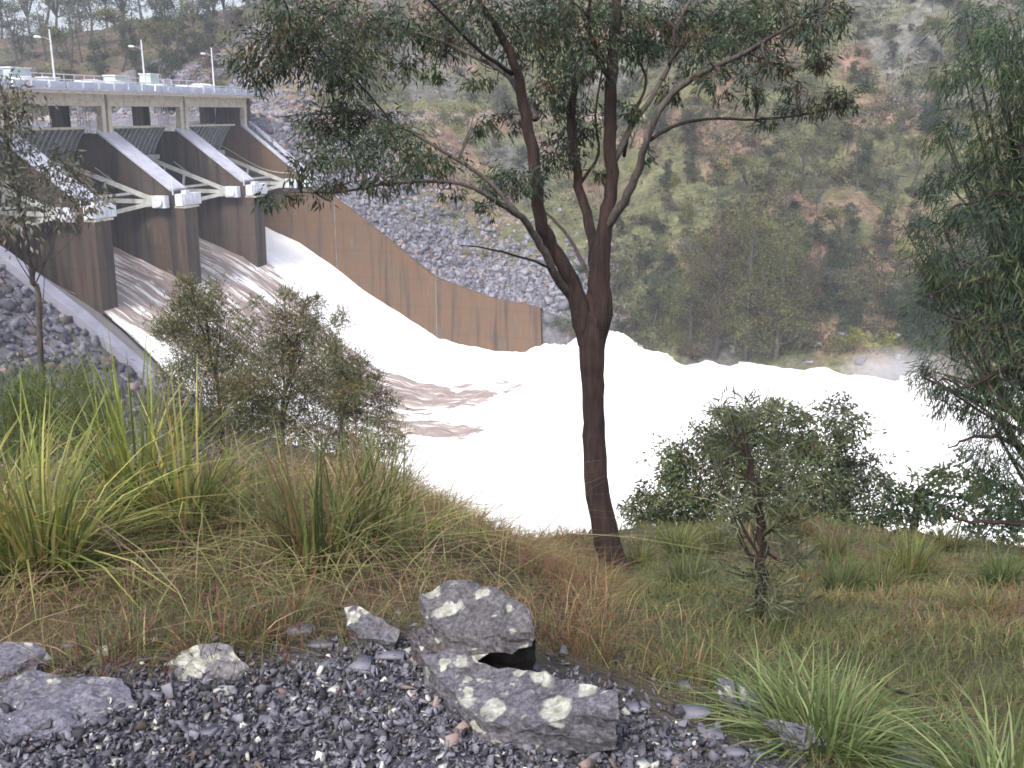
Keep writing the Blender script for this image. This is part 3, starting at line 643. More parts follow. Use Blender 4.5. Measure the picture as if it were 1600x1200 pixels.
# dark casuarina at the right edge
cb_ = G(1660, 900); cd = 13.0; cb_ = np.array([*P(1690, 850, cd)[:2], 0]); cb_[2] = gz(cb_[0], cb_[1])
ccl = [(1590, 30, 60, 55), (1560, 100, 45, 40), (1600, 130, 60, 60), (1550, 180, 40, 40), (1600, 230, 60, 60), (1560, 260, 55, 45), (1510, 250, 30, 30), (1480, 200, 30, 30), (1500, 120, 34, 34), (1460, 280, 26, 22), (1520, 40, 36, 30), (1440, 480, 24, 18), (1560, 330, 65, 45), (1500, 330, 45, 35), (1600, 360, 60, 60), (1480, 390, 42, 30), (1530, 420, 60, 40), (1450, 410, 36, 26), (1590, 450, 60, 50), (1500, 460, 55, 35), (1440, 350, 25, 20), (1550, 510, 60, 40), (1600, 540, 60, 50), (1490, 510, 36, 24), (1450, 590, 42, 18), (1500, 575, 50, 30), (1480, 610, 35, 25), (1560, 590, 60, 40), (1540, 640, 45, 26), (1600, 640, 50, 50), (1545, 690, 42, 36), (1590, 720, 60, 50), (1615, 800, 40, 30), (1560, 750, 34, 20), (1455, 590, 30, 14), (1650, 300, 50, 180), (1650, 580, 50, 160), (1655, 60, 50, 100)]
tc_ = tree_px('casuarina_tree', 'dense dark green casuarina filling the right edge of the view', 'tree', cb_, [(1685, 700, 0), (1680, 500, 0), (1670, 250, 0), (1665, 0, 0), (1660, -150, 0)], .34, ccl, cd, .17, .014, CAS, fill=1.8, droop=.9, thick=.8, sub=60, tight=.30, hang=.12, nb=2, cvar=.3)
m_ = MB()
for q in ([(1685, 330), (1600, 305), (1540, 312), (1480, 330)], [(1685, 470), (1600, 425), (1520, 440), (1440, 462)], [(1685, 640), (1600, 575), (1520, 600), (1440, 590)], [(1685, 770), (1600, 700), (1530, 680), (1480, 700)], [(1690, 830), (1600, 822), (1520, 815), (1465, 800)]):
    m_.tube(wiggle([P(x, y, cd - .2 * i) for i, (x, y) in enumerate(q)], .02), np.linspace(.045, .008, 16), 6)
m_.build('branch', BARK, tc_)
# bank trees below the crest, right of the gum
def based(px, d): 
    q = P(px, 900, d); return np.array([q[0], q[1], gz(q[0], q[1])])
tree_px('bank_tree', 'bushy dark tree on the river bank, tallest clump right of the gum trunk', 'tree', based(1170, 27), [(1170, 800, 0), (1165, 720, 0), (1175, 660, 0)], .22,
    [(1000, 800, 30, 20), (1010, 770, 20, 20), (1290, 815, 50, 26), (1210, 830, 60, 24), (1130, 835, 70, 20), (1050, 740, 26, 18), (1210, 640, 26, 14), (1130, 650, 20, 12), (1270, 700, 26, 20), (1130, 690, 50, 36), (1190, 670, 46, 34), (1160, 720, 60, 36), (1070, 720, 42, 30), (1240, 690, 40, 30), (1100, 760, 60, 36), (1040, 775, 40, 28), (1020, 810, 36, 22), (1180, 780, 70, 38), (1085, 810, 60, 28), (1245, 650, 26, 18), (1250, 740, 50, 36), (1230, 800, 60, 32), (1150, 650, 30, 14)], 27, .17, .06, SHR + CAS[:1], fill=5.2, thick=1.2, sub=30, tight=.30, cvar=.4)
tree_px('bank_tree', 'pale green open crowned bank tree between the dark bush and casuarina', 'tree', based(1330, 30), [(1320, 800, 0), (1312, 740, 0), (1305, 680, 0)], .3,
    [(1310, 655, 45, 27), (1290, 690, 40, 29), (1330, 680, 29, 21), (1310, 725, 40, 27), (1350, 735, 40, 24), (1290, 760, 54, 32), (1340, 775, 45, 29), (1375, 745, 21, 16), (1290, 800, 54, 29), (1350, 810, 48, 24)], 30, .20, .07, [(.085, .10, .06), (.07, .085, .05), (.10, .12, .06)], fill=3.6, sub=30, tight=.26)
tree_px('bank_tree', 'low spreading bank tree in front of the foam below the casuarina', 'tree', based(1430, 26), [(1430, 800, 0), (1440, 760, 0)], .3,
    [(1400, 850, 50, 18), (1450, 845, 50, 16), (1520, 850, 50, 18), (1580, 840, 40, 20), (1560, 780, 40, 24), (1600, 800, 40, 30), (1410, 800, 26, 24), (1400, 780, 34, 24), (1435, 800, 44, 26), (1470, 780, 30, 24), (1445, 752, 24, 14), (1400, 820, 36, 18), (1500, 800, 36, 24), (1500, 745, 32, 24), (1470, 740, 22, 14), (1530, 760, 32, 26), (1550, 815, 40, 20)], 26, .19, .065, SHR[:2] + CAS[:2], fill=2.8, sub=30, tight=.28)
# slender wattle in front of them
sb = G(1186, 975); sd = math.hypot(sb[0], sb[1])
tree_px('wattle_sapling', 'slender grey green sapling with dark stem in front of the bank bush', 'tree', sb, [(1192, 900, 0), (1188, 820, 0), (1178, 740, 0), (1160, 680, 0)], .07,
    [(1150, 690, 38, 40), (1190, 660, 40, 32), (1135, 730, 30, 34), (1215, 700, 34, 36), (1180, 740, 44, 34), (1220, 770, 36, 36), (1150, 790, 34, 36), (1200, 820, 40, 32), (1240, 800, 26, 26), (1165, 850, 36, 30), (1130, 630, 10, 24), (1235, 740, 24, 30), (1190, 890, 36, 26), (1180, 925, 50, 26), (1140, 880, 36, 30), (1235, 870, 34, 34), (1215, 935, 40, 24), (1145, 945, 40, 22), (1190, 965, 50, 20), (1110, 700, 20, 24), (1160, 640, 20, 20), (1225, 660, 20, 24)], sd, .10, .009, [(.10, .12, .07), (.085, .10, .052), (.15, .16, .10)], fill=1.6, droop=-.2, sub=40, tight=.36, bark=BARK, nb=2)
# thin gum at left edge
tb = based(62, 24)
tree_px('gum_sapling', 'thin leaning gum with sparse grey green crown at the left edge', 'tree', tb, [(62, 520, 0), (52, 440, 0), (40, 370, 0), (22, 280, 0), (10, 200, 0), (0, 130, 0)], .15,
    [(20, 150, 40, 26), (45, 175, 26, 20), (10, 200, 36, 32), (30, 240, 36, 30), (0, 280, 30, 30), (60, 300, 36, 24), (100, 270, 34, 30), (125, 300, 34, 26), (75, 335, 44, 22), (20, 335, 40, 26), (140, 325, 24, 18), (-20, 170, 36, 50), (85, 250, 30, 20), (0, 365, 30, 16), (110, 240, 22, 14)], 24, .17, .05, [(.14, .155, .12), (.11, .12, .085), (.16, .17, .135), (.15, .12, .08)], fill=1.3, droop=.8, sub=26, tight=.34, bark=BARK_GREY, nb=1)
# olive bushes in front of the chute
bushA = [(300, 690, 44, 24), (250, 640, 34, 28), (380, 560, 26, 18), (290, 480, 22, 16), (400, 670, 50, 26), (310, 470, 34, 26), (275, 500, 30, 20), (345, 495, 30, 22), (300, 520, 44, 24), (260, 520, 26, 16), (350, 540, 36, 24), (310, 560, 46, 26), (275, 590, 34, 22), (345, 590, 40, 26), (320, 625, 44, 26), (360, 640, 40, 24), (300, 655, 40, 20), (340, 455, 14, 14), (290, 445, 14, 12), (350, 670, 50, 20)]
bushB = [(380, 510, 16, 14), (530, 500, 14, 16), (500, 470, 10, 10), (400, 470, 8, 12), (540, 590, 30, 26), (500, 690, 60, 26), (370, 610, 30, 24), (450, 465, 16, 14), (480, 500, 30, 24), (435, 500, 26, 22), (420, 545, 40, 26), (470, 540, 44, 28), (515, 545, 30, 24), (400, 590, 34, 26), (450, 590, 50, 30), (510, 590, 44, 28), (430, 640, 50, 28), (490, 640, 54, 28), (390, 640, 36, 26), (480, 480, 12, 14), (440, 680, 60, 22), (540, 630, 30, 26)]
bushC = [(520, 560, 20, 14), (600, 630, 24, 22), (520, 740, 50, 22), (555, 570, 26, 20), (580, 600, 24, 18), (545, 610, 30, 22), (560, 650, 40, 26), (605, 665, 26, 18), (590, 700, 44, 24), (540, 700, 40, 24), (620, 690, 16, 16), (560, 740, 60, 24), (600, 760, 50, 22)]
for nm, bl, bx, dd_, tr in (('left of the three', bushA, 345, 36, [(345, 650, 0), (330, 560, 0), (320, 480, 0)]), ('tallest, middle one of the three', bushB, 440, 34, [(442, 660, 0), (450, 600, 0), (465, 520, 0)]), ('right, lower one of the three', bushC, 530, 33, [(533, 690, 0), (540, 640, 0), (555, 590, 0)])):
    tree_px('olive_bush', nm + ' olive brown bushes in front of the spillway chute', 'bush', based(bx, dd_), tr, .17, bl, dd_, .22, .030, OLV + [(.12, .135, .07), (.20, .15, .07)], fill=3.3, droop=-.35, sub=24, tight=.36, cvar=.4, bark=BARK, nb=3, group='olive bushes in front of the chute')

# ------------------------------------------------------------------ far hillside trees and shrubs
HUE = {'olive': [(.12, .125, .042), (.085, .092, .035), (.17, .165, .06)], 'dark': [(.050, .072, .032), (.036, .055, .030), (.08, .095, .038)], 'yellow': [(.20, .21, .05), (.15, .17, .045)], 'grey': [(.12, .135, .095), (.085, .095, .065), (.16, .17, .13)], 'brown': [(.12, .085, .045), (.085, .065, .035), (.07, .065, .03)]}
pr_rng = np.random.default_rng(33)
def proto_tree(kind, h, wd, n, lw=.38):
    r = pr_rng; cl = []; m_ = MB(); th = h * r.uniform(.3, .45)
    sp_ = smooth_path([(0, 0, -.4), (r.normal() * .05 * h, r.normal() * .05 * h, th), (r.normal() * .1 * h, r.normal() * .1 * h, h * .9)], 4)
    m_.tube(sp_, np.linspace(h * .022, h * .006, len(sp_)), 6)
    for q in range(int(r.integers(7, 12))):
        a = r.uniform(0, 6.28); rr2 = wd * .5 * r.uniform(.2, .85); z = h * r.uniform(.38, .95); c = np.array([math.cos(a) * rr2 * (1.15 - z / h * .6), math.sin(a) * rr2 * (1.15 - z / h * .6), z])
        cr = wd * r.uniform(.14, .26); cl.append((c, (cr, cr, cr * r.uniform(.5, .8)), n / 9)); m_.tube(smooth_path([sp_[len(sp_) // 2], (sp_[len(sp_) // 2] + c) / 2 + np.array([0, 0, -.1]), c], 3), np.linspace(h * .010, h * .003, 7), 4)
    return m_, crown_mesh('far_crown', cl, lw, lw * .42, HUE[kind], .1, None, 26, .26, r, cvar=.5)
def proto_shrub(kind, h, wd, n, lw=.32):
    r = pr_rng; cl = []
    for q in range(int(r.integers(4, 8))):
        a = r.uniform(0, 6.28); rr2 = wd * .38 * r.random(); cr = wd * r.uniform(.18, .34); cl.append((np.array([math.cos(a) * rr2, math.sin(a) * rr2, h * r.uniform(.25, .7)]), (cr, cr, h * .28), n / 6))
    return crown_mesh('far_shrub', cl, lw, lw * .45, HUE[kind], -.1, None, 18, .30, r, cvar=.45)
trees_p = []
def tall_tree(kind, h, wd, n, lw=.34):
    r = pr_rng; cl = []; m_ = MB(); sp_ = smooth_path([(0, 0, -.6), (.2, .1, h * .5), (0, .3, h * .97)], 4); m_.tube(sp_, np.linspace(h * .018, h * .003, len(sp_)), 6)
    for q in range(26):
        z = h * (.12 + .85 * q / 25); a = r.uniform(0, 6.28); rr2 = wd * .5 * (1 - (z / h - .35) ** 2 * 1.6) * r.uniform(.3, .85); cr = wd * r.uniform(.12, .2); c = np.array([math.cos(a) * rr2, math.sin(a) * rr2, z]); cl.append((c, (cr, cr, cr * 1.2), n / 26)); m_.tube([np.array([0, 0, z - .1 * h]), c], [h * .006, h * .002], 4)
    return m_, crown_mesh('far_crown', cl, lw, lw * .3, HUE[kind], -.1, None, 24, .34, r, cvar=.4)
for kind, h, wd, n in (('olive', 8, 6, 1500), ('dark', 10, 6.5, 1900), ('grey', 9, 7, 1300), ('brown', 7, 5.5, 1300), ('dark', 6.5, 5, 1300), ('olive', 11, 8, 1900), ('grey', 13, 9, 1900)):
    m_, cm = proto_tree(kind, h, wd, n); tmp = m_.build('trunk', BARK_GREY); tm = tmp.data; bpy.data.objects.remove(tmp); trees_p.append((kind, tm, cm, h))
for kind, h, wd, n in (('olive', 16, 9, 7000), ('brown', 14, 8, 6000), ('dark', 15, 8, 6500)):
    m_, cm = tall_tree(kind, h, wd, n); tmp = m_.build('trunk', BARK_GREY); tm = tmp.data; bpy.data.objects.remove(tmp); trees_p.append((kind, tm, cm, h))
shr_p = [(k, proto_shrub(k, h, wd, n)) for k, h, wd, n in (('olive', 2.6, 3.6, 600), ('yellow', 2.2, 3.4, 500), ('grey', 2.0, 3.2, 450), ('dark', 2.8, 3.4, 650), ('brown', 1.8, 3.0, 420), ('olive', 1.6, 2.6, 380))]
ADJ = {'olive': 'olive green', 'dark': 'dark green', 'yellow': 'yellow green', 'grey': 'pale grey green', 'brown': 'brownish'}
def zone(px, py):
    if px < 420: return 'behind the bridge deck' if py < 140 else 'beyond the rockfill by the bridge end'
    if px < 940: return 'on the slope above the rust brown training wall' if py > 230 else 'high on the slope left of the gum trunk'
    if py > 470: return 'at the foot of the far slope by the foam'
    if px < 1180: return 'on the far slope just right of the gum trunk' if py > 220 else 'high on the far slope behind the gum branches'
    return 'on the far slope beside the casuarina' if py > 220 else 'near the top right of the far slope'
def proj(p):
    d = p[1] * CP - p[2] * SP; h = p[1] * SP + p[2] * CP; return 800 + F * p[0] / d, 600 - F * h / d
hr = np.random.default_rng(5); nplaced = 0
def put_tree(x, y, k=None, sc=None, label=None):
    kind, tm, cm, h = trees_p[k if k is not None else int(hr.integers(0, 7))]; z = gz(x, y); s = sc or hr.uniform(.7, 1.2)
    px, py = proj(np.array([x, y, z + h * .5 * s])); lab = label or f'{ADJ[kind]} tree {zone(px, py)}'
    e = empty('hillside_tree', (x, y, z), lab, 'tree', 'trees on the far hillside'); e.rotation_euler[2] = hr.uniform(0, 6.28); e.scale = (s, s, s * hr.uniform(.9, 1.15))
    link('trunk', tm, e); link('crown', cm, e)
def put_shrub(x, y, k=None, sc=None, label=None):
    kind, me_ = shr_p[k if k is not None else int(hr.integers(0, len(shr_p)))]; z = gz(x, y); s = sc or hr.uniform(.6, 1.4)
    px, py = proj(np.array([x, y, z])); o = link('hillside_shrub', me_); o.location = (x, y, z - .1); o.rotation_euler[2] = hr.uniform(0, 6.28); o.scale = (s, s, s * hr.uniform(.8, 1.2))
    tag(o, label or f'{ADJ[kind]} rounded shrub {zone(px, py)}', 'shrub', 'shrubs on the far hillside')
def on_hill(px, py):
    r = ray(px, py); r = r / math.hypot(r[0], r[1]); d = np.exp(np.linspace(math.log(120), math.log(700), 1500)); z = height(r[0] * d, r[1] * d); k = np.nonzero(r[2] * d < z)[0]
    if not len(k): return None
    k = k[0]; return r[0] * d[k], r[1] * d[k], d[k]
# trees: dense on the right and top, scarce on the brown terrace
tries = 0; nt_ = 0
while nt_ < 190 and tries < 5000:
    tries += 1; px = hr.uniform(380, 1640); py = hr.uniform(-60, 560); q = on_hill(px, py)
    if q is None: continue
    u, v = to_uv(q[0], q[1])
    if u < 156 or (v < 56 and u < 176): continue
    p_ = .9 if px > 1150 else (.55 if px > 960 else (.10 if py > 90 else .5))
    if px > 1000 and py > 330: p_ = .9
    if fbm(np.array([q[0] * .05]), np.array([q[1] * .05]), 55)[0] < .42: p_ *= .4
    if hr.random() > p_: continue
    put_tree(q[0], q[1], int(hr.choice([0, 1, 3, 4, 2, 5] if py > 60 else [1, 2, 5, 6, 2])), hr.uniform(.55, 1.0)); nt_ += 1
ns_ = 0; tries = 0
while ns_ < 270 and tries < 4000:
    tries += 1; px = hr.uniform(480, 1640); py = hr.uniform(0, 570); q = on_hill(px, py)
    if q is None: continue
    u, v = to_uv(q[0], q[1])
    if u < 155 or (v < 56 and u < 180) or q[2] > 400: continue
    if hr.random() > (.35 if px < 950 else 1): continue
    put_shrub(q[0], q[1], None, hr.uniform(.6, 1.5)); ns_ += 1
# the stand behind the bridge
for px, d, k, s in [(0, 300, 6, 1.5), (40, 270, 2, 1.5), (75, 290, 6, 1.2), (100, 250, 5, 1.2), (130, 280, 2, 1.6), (160, 240, 1, 1.2), (190, 260, 5, 1.5), (215, 245, 1, 1.4), (245, 235, 5, 1.3), (262, 250, 1, 1.5), (285, 240, 0, 1.6), (310, 255, 6, 1.4), (335, 245, 1, 1.2), (360, 262, 5, 1.3), (20, 240, 1, 1.0), (55, 330, 6, 1.7), (120, 320, 6, 1.6), (175, 330, 2, 1.9), (230, 330, 6, 1.7), (290, 320, 6, 1.5), (345, 310, 2, 1.7), (400, 270, 2, 1.3), (430, 290, 6, 1.3), (-30, 280, 5, 1.5), (30, 300, 2, 1.8), (90, 300, 5, 1.9), (145, 300, 2, 2.0), (200, 300, 6, 1.8), (255, 290, 2, 1.8), (320, 290, 5, 1.8), (10, 360, 2, 2.2), (70, 370, 5, 2.4), (135, 360, 2, 2.4), (200, 370, 5, 2.4), (265, 360, 2, 2.2), (330, 360, 5, 2.2), (395, 330, 2, 2.0), (60, 225, 0, 1.1), (105, 215, 3, 1.2), (235, 205, 0, .9), (330, 215, 3, 1.1), (470, 300, 2, 1.4), (150, 225, 3, .9), (270, 220, 4, 1.0), (380, 235, 3, .8)]:
    q = P(px, 120, d); put_tree(q[0], q[1], k, s)
for q_ in range(60):
    px = hr.uniform(-20, 470); d = hr.uniform(205, 300); q = P(px, 120, d); u, v = to_uv(q[0], q[1])
    if u > 166: put_shrub(q[0], q[1], int(hr.choice([0, 3, 5, 2])), hr.uniform(1.0, 2.0))
for px, py, k, s, l in [(1078, 552, 7, 1.05, 'leftmost tall soft olive tree above the foam right of the gum trunk'), (1118, 560, 8, 1.35, 'tall brownish soft tree, second from the left above the foam'), (1165, 563, 7, 1.5, 'tallest soft olive tree standing above the foam right of the trunk'), (1212, 562, 7, 1.3, 'tall olive tree right of the tallest one above the foam'), (1250, 548, 8, 1.05, 'brownish tree at the right end of the row above the foam'), (1480, 555, 9, 1.1, 'dark tall tree at the shore beside the casuarina'), (1560, 560, 9, 1.3, 'dark tall tree behind the casuarina')]:
    q = on_hill(px, py)
    if q: put_tree(q[0], q[1], k, s, l)
# broad olive clump above the river right of the trunk (two crowns) and foot-of-slope bushes
for px, py, k, s in [(1110, 500, 5, 1.2), (1170, 470, 0, 1.5), (1220, 500, 5, 1.1), (1140, 430, 3, 1.4), (1190, 410, 0, 1.3), (1240, 440, 1, 1.0), (1300, 420, 5, .9), (1380, 380, 0, 1.0), (1290, 250, 0, .9), (1250, 300, 5, .9), (1180, 330, 0, 1.0), (1340, 300, 1, .9), (1420, 300, 5, .9), (1150, 555, 0, 1.35), (1200, 560, 3, 1.45), (1110, 548, 3, 1.15), (1235, 545, 0, 1.1), (1165, 520, 5, 1.0), (1410, 500, 4, .9), (1330, 520, 4, .8), (1460, 540, 1, 1.0), (1550, 540, 1, 1.2)]:
    q = on_hill(px, py)
    if q: put_tree(q[0], q[1], k, s)
for px, py, k, s in [(1340, 545, 1, 1.6), (1385, 550, 1, 1.4), (1310, 555, 0, 1.3), (1430, 560, 3, 1.5), (1080, 562, 4, 1.3), (695, 192, 0, 1.5), (680, 140, 1, 1.8), (735, 225, 5, 1.0), (740, 160, 2, 1.6), (730, 400, 1, .7), (755, 402, 1, .6), (705, 340, 2, .6), (1420, 410, 1, 1.9)]:
    q = on_hill(px, py)
    if q: put_shrub(q[0], q[1], k, s)
# uncountable low scrub and tufts between them
N_ = 90000; px = hr.uniform(300, 1640, N_); dd_ = np.exp(hr.uniform(math.log(140), math.log(420), N_))
azs = np.arctan2(px - 800, 1626); x = np.sin(azs) * dd_; y = np.cos(azs) * dd_; u, v = to_uv(x, y); z = height(x, y)
dens = np.clip((fbm(x * .09, y * .09, 91, 3) - .35) * 4, .03, 1) * np.where(px < 940, .3, 1)
ok = (z > -36.5) & (u > 154) & ~((v < 56) & (u < 178)) & (hr.random(N_) < dens); x, y, z = x[ok], y[ok], z[ok]; n = len(x)
K = 9; base = np.repeat(np.stack([x, y, z], 1), K, 0); size = np.repeat(hr.uniform(.5, 1.7, n), K)
c = base + hr.normal(size=(n * K, 3)) * np.array([.55, .55, .12]) * size[:, None]; c[:, 2] += hr.random(n * K) * .6 * size
pal = np.array([(.10, .10, .045), (.07, .075, .036), (.17, .14, .075), (.09, .09, .06), (.04, .05, .028), (.11, .11, .05)])
cl_ = np.repeat(pal[hr.integers(0, 6, n)], K, 0) * hr.uniform(.7, 1.3, (n * K, 1))
vv_ = leaf_arrays(c, hr.normal(size=(n * K, 3)) * .6 + np.array([0, 0, .5]), hr.uniform(.3, .7, n * K), hr.uniform(.15, .3, n * K))
me = same_faces('hillside_scrub', vv_, np.arange(n * K * 4).reshape(-1, 4), np.repeat(cl_, 4, 0)); me.materials.append(LEAF)
tag(link('hillside_scrub', me), 'low dry scrub and grass tufts covering the far hillside', 'scrub', kind='stuff')

# ------------------------------------------------------------------ rocks
def rock_template(r, rough=.12, flat=.6, cuts=7, dmin=.5):
    import bmesh
    bm = bmesh.new(); bmesh.ops.create_cube(bm, size=1.6)
    for q in range(cuts):                       # chop corners with random planes: angular quarried rock
        nrm_ = r.normal(size=3); nrm_ /= np.linalg.norm(nrm_); co_ = nrm_ * r.uniform(dmin, .85)
        g_ = bm.verts[:] + bm.edges[:] + bm.faces[:]
        res = bmesh.ops.bisect_plane(bm, geom=g_, plane_co=co_, plane_no=nrm_, clear_outer=True)
        ed = [e for e in res['geom_cut'] if isinstance(e, bmesh.types.BMEdge)]
        if ed:
            try: bmesh.ops.contextual_create(bm, geom=ed)
            except Exception: pass
    bmesh.ops.triangulate(bm, faces=bm.faces[:])
    v = np.array([p.co[:] for p in bm.verts]); bm.verts.index_update(); f = np.array([[q.index for q in t_.verts] for t_ in bm.faces]); bm.free()
    v = v * np.array([1, r.uniform(.6, .9), flat * r.uniform(.6, 1.1)]); return v, f
rt = np.random.default_rng(12); TPL = [rock_template(rt) for _ in range(12)]; TPL_FLAT = [rock_template(rt, flat=.30, cuts=4, dmin=.25) for _ in range(14)]
def rotm(n, r):
    q = nrm(r.normal(size=(n, 4))); w_, x_, y_, z_ = q.T
    return np.stack([1 - 2 * (y_ ** 2 + z_ ** 2), 2 * (x_ * y_ - z_ * w_), 2 * (x_ * z_ + y_ * w_), 2 * (x_ * y_ + z_ * w_), 1 - 2 * (x_ ** 2 + z_ ** 2), 2 * (y_ * z_ - x_ * w_), 2 * (x_ * z_ - y_ * w_), 2 * (y_ * z_ + x_ * w_), 1 - 2 * (x_ ** 2 + y_ ** 2)], 1).reshape(n, 3, 3)
def scatter_rocks(name, P_, S_, C_, label, r, yaw=False):
    V, Fs, Cs, off = [], [], [], 0
    idx = r.integers(0, len(TPL), len(P_)); M = rotm(len(P_), r)
    for k, (v, f) in enumerate(TPL):
        s = np.nonzero(idx == k)[0]
        if not len(s): continue
        vv_ = np.einsum('nij,vj->nvi', M[s], v) * S_[s][:, None, None] + P_[s][:, None]
        V.append(vv_.reshape(-1, 3)); Fs.append((f[None] + (np.arange(len(s)) * len(v))[:, None, None] + off).reshape(-1, 3)); Cs.append(np.repeat(C_[s], len(v), 0)); off += len(s) * len(v)
    me = same_faces(name, np.concatenate(V), np.concatenate(Fs), np.concatenate(Cs)); me.materials.append(STONE)
    return tag(link(name, me), label, 'rubble' if 'gravel' not in name else 'gravel', kind='stuff')
rr_ = np.random.default_rng(99)
def rcol(n, r, lo=.09, hi=.30, blue=1.12, warm=.12):
    g_ = r.uniform(lo, hi, n) ; w_ = (r.random(n) < warm)
    c = np.stack([g_, g_ * .98, g_ * blue], 1); c[w_] = c[w_] * np.array([1.3, 1.0, .75]); return c
# right riprap beside the wall
n = 15000; v = rr_.uniform(-45, 63, n); u = WALL_U + 1.3 + np.abs(rr_.normal(size=n)) * np.interp(v, [-45, 0, 20, 52, 63], [45, 24, 13, 7, 9]); 
x, y, _ = uvw(u, v); ok = (v < 53) | (u > 158); ok &= ~((v < 0) & (u < 163)); x, y, u, v = x[ok], y[ok], u[ok], v[ok]; z = height(x, y); n = len(x)
scatter_rocks('rockfill', np.stack([x, y, z], 1), np.clip(rr_.lognormal(-1.15, .5, n), .12, 1.1), rcol(n, rr_, .07, .25, 1.16), 'grey quarried rockfill heaped beside the far training wall', rr_)
n = 16000; v = rr_.uniform(-10, 60, n); u = rr_.uniform(20, 81, n); x, y, _ = uvw(u, v); z = height(x, y); ok = (z > h_near(x, y) + .3); x, y, z = x[ok], y[ok], z[ok]; n = len(x)
scatter_rocks('rockfill', np.stack([x, y, z], 1), np.clip(rr_.lognormal(-1.15, .55, n), .12, 1.0), rcol(n, rr_, .035, .16, 1.18), 'dark grey rockfill on the embankment at the left', rr_)
# the boulders one can pick out
BM = []
for k in range(6):
    v, f = TPL[k]; me = same_faces('boulder', v, f, np.tile((.22, .22, .24) if k % 2 else (.13, .128, .145), (len(v), 1))); me.materials.append(STONE); BM.append(me)
def boulder(x, y, s, label, group, sink=.3):
    o = link('boulder', BM[int(rr_.integers(0, 6))]); o.location = (x, y, gz(x, y) + s * (.5 - sink)); o.rotation_euler = (rr_.uniform(-.4, .4), rr_.uniform(-.4, .4), rr_.uniform(0, 6)); o.scale = (s, s * rr_.uniform(.7, 1), s); tag(o, label, 'boulder', group)
for k in range(70):
    v = rr_.uniform(4, 52); u = WALL_U + 4.2 + abs(rr_.normal()) * np.interp(v, [0, 52], [11, 4]); x, y, _ = uvw(u, v)
    boulder(x, y, rr_.uniform(.5, 1.05), 'pale angular boulder in the rockfill ' + ('at the low end of the far wall' if v > 36 else 'midway along the far wall' if v > 20 else 'near the high end of the far wall'), 'boulders in the far rockfill')
for k in range(22):
    v = rr_.uniform(53, 60); u = rr_.uniform(155, 164); x, y, _ = uvw(u, v); boulder(x, y, rr_.uniform(.7, 1.7), 'large grey boulder at the end of the rust brown wall', 'boulders at the end of the far wall')
for k in range(20):
    px = rr_.uniform(1060, 1420); q = on_hill(px, rr_.uniform(515, 578))
    if q: boulder(q[0], q[1], rr_.uniform(.4, 1.2), 'grey shore boulder between the foam and the far slope', 'boulders on the far shore')
for k in range(18):
    v = rr_.uniform(8, 40); u = rr_.uniform(58, 79); x, y, _ = uvw(u, v); boulder(x, y, rr_.uniform(.6, 1.1), 'dark boulder in the rockfill left of the near chute wall', 'boulders in the near rockfill')

